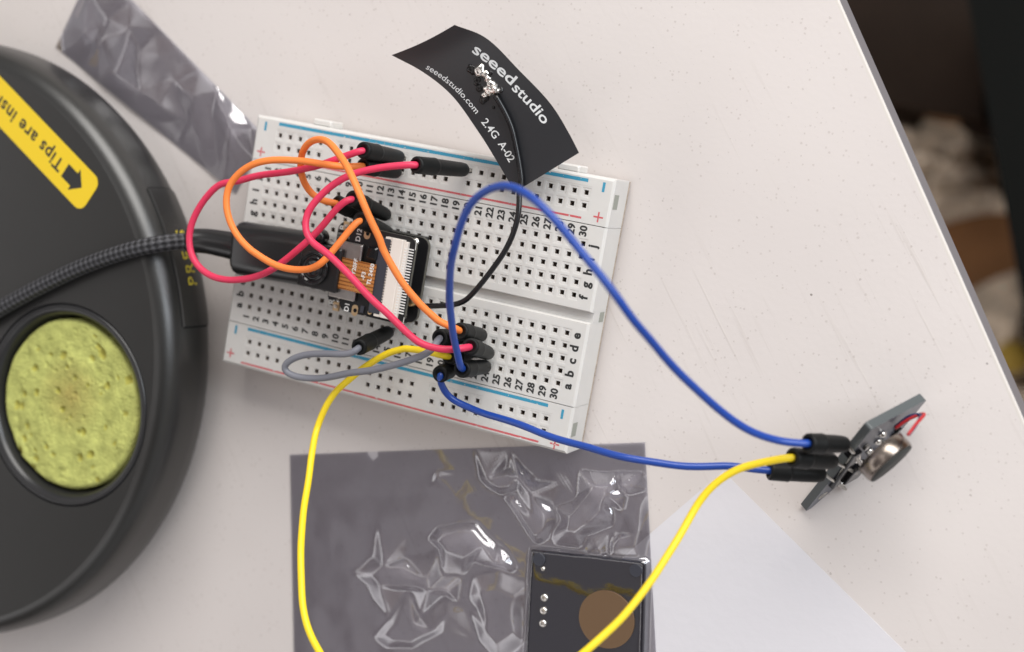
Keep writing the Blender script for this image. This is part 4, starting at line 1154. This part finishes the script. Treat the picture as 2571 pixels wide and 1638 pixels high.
jumper('red', 'red jumper running diagonally from the upper rail across the ribbon to the lower cluster', redB,
       [(0, 26.5), (.1, 28.5), (.25, 31), (.4, 33), (.6, 34), (.8, 31), (.95, 28.5), (1, 25.5)], [(HP(19.55, 14.9), False), (HP(24, 1.0), False)])
orA = zl(Z1, [(1345, 603), (1200, 610), (1000, 590), (800, 560), (600, 548), (420, 555), (280, 590), (150, 670), (60, 780), (30, 900), (40, 1050), (90, 1200), (170, 1330), (300, 1440)]) + \
    zl(Z3, [(350, 420), (500, 520), (650, 590), (800, 610), (950, 590), (1060, 510), (1150, 400), (1250, 280), (1330, 180), (1395, 120)])
jumper('orange', 'orange jumper making a round loop over the black plug to the board corner', orA,
       [(0, 22.5), (.1, 28), (.3, 30), (.6, 30.5), (.85, 28), (1, 24)], [(HP(13.6, 13.7), False), (HP(13.6, 8.6), False)])
orB = zl(Z1, [(1085, 955), (980, 955), (880, 900), (800, 800), (755, 680), (750, 560), (780, 440), (840, 370), (930, 345), (1020, 380), (1100, 470), (1180, 590), (1250, 720), (1320, 880), (1380, 1020), (1450, 1180), (1530, 1350)]) + \
    zl(Z3, [(1600, 370), (1700, 560), (1800, 720), (1900, 850), (2000, 970), (2120, 1060)]) + zl(Z5, [(370, 250), (500, 300), (590, 352)])
jumper('orange', 'orange jumper with a narrow upright loop crossing down over the ribbon connector', orB,
       [(0, 19.5), (.08, 22), (.2, 26.5), (.3, 31), (.42, 36), (.5, 37), (.8, 31), (.95, 27), (1, 24.5)], [(HP(12.2, 9.3), False), (HP(23.2, 2.3), False)])
gr = zl(Z6, [(1450, 480), (1400, 545), (1250, 555), (1050, 545), (850, 560), (720, 610), (640, 680), (650, 745), (750, 790), (950, 810), (1150, 800), (1350, 760), (1550, 725), (1750, 690), (1950, 640), (2110, 580)]) + \
    zl(Z5, [(330, 540), (365, 460), (395, 415)])
jumper('grey', 'short grey jumper looping low over the bottom rail', gr,
       [(0, 25), (.06, 26), (.2, 24), (.45, 22), (.7, 26), (.93, 28), (1, 24.5)], [(HP(15, 1.0), False), (HP(22, 2.0), False)])
MZ = 20.0
yl = zl(Z5, [(490, 600), (380, 575), (200, 530), (60, 518)]) + zl(Z6, [(1950, 490), (1800, 520), (1650, 600), (1500, 700), (1350, 830), (1200, 960), (1080, 1150), (1000, 1350)]) + \
    zl(ZB, [(210, 100), (185, 250), (160, 400), (145, 600), (132, 800), (135, 950), (155, 1100), (190, 1230), (245, 1344)]) + [(860, 1720), (990, 1790), (1150, 1815), (1320, 1760)] + \
    zl(ZB, [(1840, 1344), (1950, 1250), (2080, 1130), (2200, 980), (2300, 830), (2400, 680)]) + zl(ZD, [(1735, 1250)][:0] + [(1745, 1180)][:0]) + \
    zl(ZD, [(1640, 1188), (1690, 1133), (1740, 1102), (1800, 1086)]) + [ZM(545, 805)]
# ================================================================== MICROPHONE MODULE
mA0 = U(*ZM(690, 1385), 1.2); dA = depth(mA0)
mA = ray(*ZM(690, 1385), dA); mBp = ray(*ZM(1395, 505), dA - 22); mCp = ray(*ZM(1960, 225), dA - 22 + 8.2)
ex = (mBp - mA).normalized(); L1 = (mBp - mA).length
t_ = mCp - mBp; ey = (t_ - ex * t_.dot(ex)).normalized(); L2 = t_.dot(ey)
ez = ex.cross(ey)
cam_dir = (CP - mA).normalized()
if ez.dot(cam_dir) < 0: ez = -ez                     # component side looks to the camera
MF = Matrix((ex, ey, ez)).transposed(); mo = mA      # module frame: x long edge, y short edge, z out of the component side


def mp(x, y, z): return mo + MF @ V((x, y, z))


mic = thing('sound_sensor_module', 'small grey sensor board propped on edge with a round metal microphone', 'sensor', mA)


def mbox(mb, c_, d_, mi=0, ch=0.0): mb.box(mp(*c_), d_, mi, MF, ch)


hand = ex.cross(ey).dot(ez)
mb = MB(); P = rrect(0, L1, 0, L2, .5, 3)
if hand < 0: P = P[::-1]
vs = [mp(a, b, -1.6) for a, b in P] + [mp(a, b, 0) for a, b in P]; n_ = len(P)
mb.add(vs, [tuple(range(n_ - 1, -1, -1))] + [(i, (i + 1) % n_, n_ + (i + 1) % n_, n_ + i) for i in range(n_)]); mb.f.append(list(range(n_, 2 * n_))); mb.m.append(1); mb.sm.append(False)
plate = mb.build('circuit_plate', [M['board_edge'], M['mic_mask']], mic)


def m_at(px, py, h):
    """picture point met with the module's plane lifted by h"""
    o_ = mo + ez * h; d = RW.transposed() @ V(((px - W / 2) / F, (py - H / 2) / F, 1.0)); s_ = (o_ - CP).dot(ez) / d.dot(ez); q_ = CP + d * s_; w = q_ - o_
    return w.dot(ex), w.dot(ey)


cxm, cym = m_at(*ZM(1628, 852), 6.2); cxm = min(max(cxm, 3), L1 - 3)
print('MIC', L1, L2, cxm, cym, tuple(ez))
mb = MB(); rcp = 4.85
fc = mp(cxm, cym, 6.2); vw = (fc - CP).normalized(); im = V(RW[0]) * .69 + V(RW[1]) * .73; im = (im - vw * im.dot(vw)).normalized()
axm = im * .985 - vw * .13; axm.normalize(); Mz = V((0, 0, 1)).rotation_difference(axm).to_matrix(); cb = fc - axm * 6.2
mb.lathe([(rcp - .3, 3.2), (rcp, 3.4), (rcp, 5.6), (rcp - .1, 6.0), (rcp - .5, 6.2), (rcp - .9, 6.2)], cb, Mz, seg=64); cap_ = mb.build('microphone_capsule', M['copper'], mic)
mb = MB(); mb.lathe([(rcp - .25, 6.15), (rcp - .3, 6.32), (0, 6.35)], cb, Mz, seg=48); mb.build('felt_face', M['mic_face'], cap_)
# pins, comparator chip, trimmer, small parts
random.seed(5)
for k, (x, y) in enumerate([(2.2 + i * 2.2, 1.0 + .5 * j) for i in range(6) for j in (0, 1)]):
    mb = MB(); mbox(mb, (x + 8, 2.0 + random.random() * (L2 - 4), .35), (1.3, .8, .7), 0, .08); mb.build('chip_component', M['tin'] if k % 2 else M['gloss_black'], plate)
mb = MB(); mbox(mb, (L1 * .42, L2 * .35, .9), (4.8, 3.8, 1.5), 0, .15); mb.build('amplifier_chip', M['gloss_black'], plate)
for q in ((1520, 560), (1470, 640), (1380, 740), (1270, 860), (1250, 790)):
    x, y = m_at(*ZM(*q), .4); mb = MB(); mb.lathe([(.75, 0), (.65, .5), (.3, .9), (0, 1.0)], mp(x, y, 0), MF, seg=14); mb.build('solder_joint', M['solder'], plate)
x, y = m_at(*ZM(880, 1215), .05); mb = MB(); mb.lathe([(1.1, .01), (1.1, .06), (.7, .06), (.7, .01)], mp(x, y, 0), MF, seg=24); mb.build('mounting_hole', M['tin'], plate)
for k in range(5):
    a = m_at(*ZM(1000 + k * 38, 1135 - k * 30), .05); b = m_at(*ZM(1180 + k * 34, 1010 - k * 28), .05)
    pa, pb_ = mp(a[0], a[1], .04), mp(b[0], b[1], .04); nn = (pb_ - pa).cross(ez).normalized() * .09
    mb = MB(); mb.add([pa - nn, pb_ - nn, pb_ + nn, pa + nn], [(0, 1, 2, 3)]); mb.build('printed_line', M['silk'], plate)
# two-colour lead folded over the corner
for col_, off in (('thin_red', 0), ('thin_blue', .9)):
    a = m_at(*ZM(1690 + off * 20, 540), 2); b = m_at(*ZM(1950, 330), 2.4); c_ = m_at(*ZM(1790 + off * 10, 560), 5)
    pts = catmull([mp(a[0], a[1], 1.0 - off * .4), mp(*[(a[i] * .4 + b[i] * .6) for i in (0, 1)], 1.6 - off * .5), mp(b[0] - off * .5, b[1] - off * .4, 2.6 - off * .3), mp(*[(c_[i] * .5 + b[i] * .5) for i in (0, 1)], 3.8), mp(c_[0], c_[1], 5.0)], .4)
    mb = MB(); mb.tube(pts, .30, seg=12); mb.build('thin_lead', M[col_], mic)
# header pins leave the board towards the jumper ends
TB = [(ZM(1140, 665), ZM(1240, 830), 16.5), (ZM(1010, 850), ZM(1190, 920), 14.0), (ZM(905, 990), ZM(1075, 1090), 11.0)]
tips = []
for tipx, onb, zt_ in TB:
    x, y = m_at(*onb, .3); root = mp(x, y, .3); tip_ = U(*tipx, zt_)
    tips.append(tip_)
    mb = MB(); mb.tube([root, root + ez * 1.2, tip_ + (tip_ - root).normalized() * 1.0], .32, seg=8); mb.build('header_pin', M['tin'], mic)
    mb = MB(); mb.lathe([(.95, 0), (.8, .5), (.3, .9), (0, .95)], mp(x, y, 0), MF, seg=14); mb.build('solder_joint', M['solder'], plate)
mb = MB(); q0 = (tips[0] + (mp(*m_at(*TB[0][1], .3), .3) - tips[0]) * .55); q1 = (tips[2] + (mp(*m_at(*TB[2][1], .3), .3) - tips[2]) * .55)
dd = (q1 - q0).normalized(); mid = (q0 + q1) / 2; XX = dd; YY = (ez - dd * ez.dot(dd)).normalized(); ZZ = XX.cross(YY)
mb.box(mid, ((q1 - q0).length + 2.4, 2.2, 2.2), 0, Matrix((XX, YY, ZZ)).transposed(), .2); mb.build('header_strip', M['gloss_black'], mic)

jumper('yellow', 'yellow jumper sweeping over the grey bag to the small sensor', yl,
       [(0, 20.5), (.04, 20), (.10, 20), (.17, 20.5), (.3, 38), (.45, 48), (.55, 50), (.7, 44), (.9, 26), (1, 23.0)], [(HP(22.6, .9), False), (tips[1], True)])
bl = zl(ZD, [(1086, 869), (1074, 825), (1060, 740), (1057, 660), (1066, 590), (1083, 530), (1110, 478), (1150, 448), (1195, 437), (1240, 455), (1290, 500), (1350, 570), (1420, 660), (1480, 740), (1550, 825), (1620, 900), (1700, 970), (1780, 1020), (1850, 1041)]) + [ZM(715, 655)]
jumper('blue', 'blue jumper arching high over the breadboard to the small sensor', bl,
       [(0, 25), (.05, 31), (.2, 48), (.4, 58), (.6, 56), (.85, 36), (.97, 26), (1, 24.5)], [(HP(24, 0), False), (tips[0], True)])
bl2 = zl(Z5, [(400, 770), (408, 850), (440, 930), (520, 1010), (640, 1070), (800, 1140), (1000, 1200), (1200, 1262), (1400, 1338), (1600, 1410)]) + \
    [(1462, 1119), (1524.6, 1137), (1587, 1153), (1649, 1163), (1699, 1169), (1770, 1171), (1840, 1172), (1887, 1178), ZM(300, 945)]
jumper('blue', 'blue jumper running low past the breadboard corner beneath the yellow one', bl2,
       [(0, 22.5), (.06, 19), (.14, 17), (.3, 21), (.6, 24), (.9, 18), (1, 17)], [(HP(22, 0), False), (tips[2], True)])
for o in bpy.data.objects:
    if o.name.startswith('grey_jumper') and 'group' in o: pass
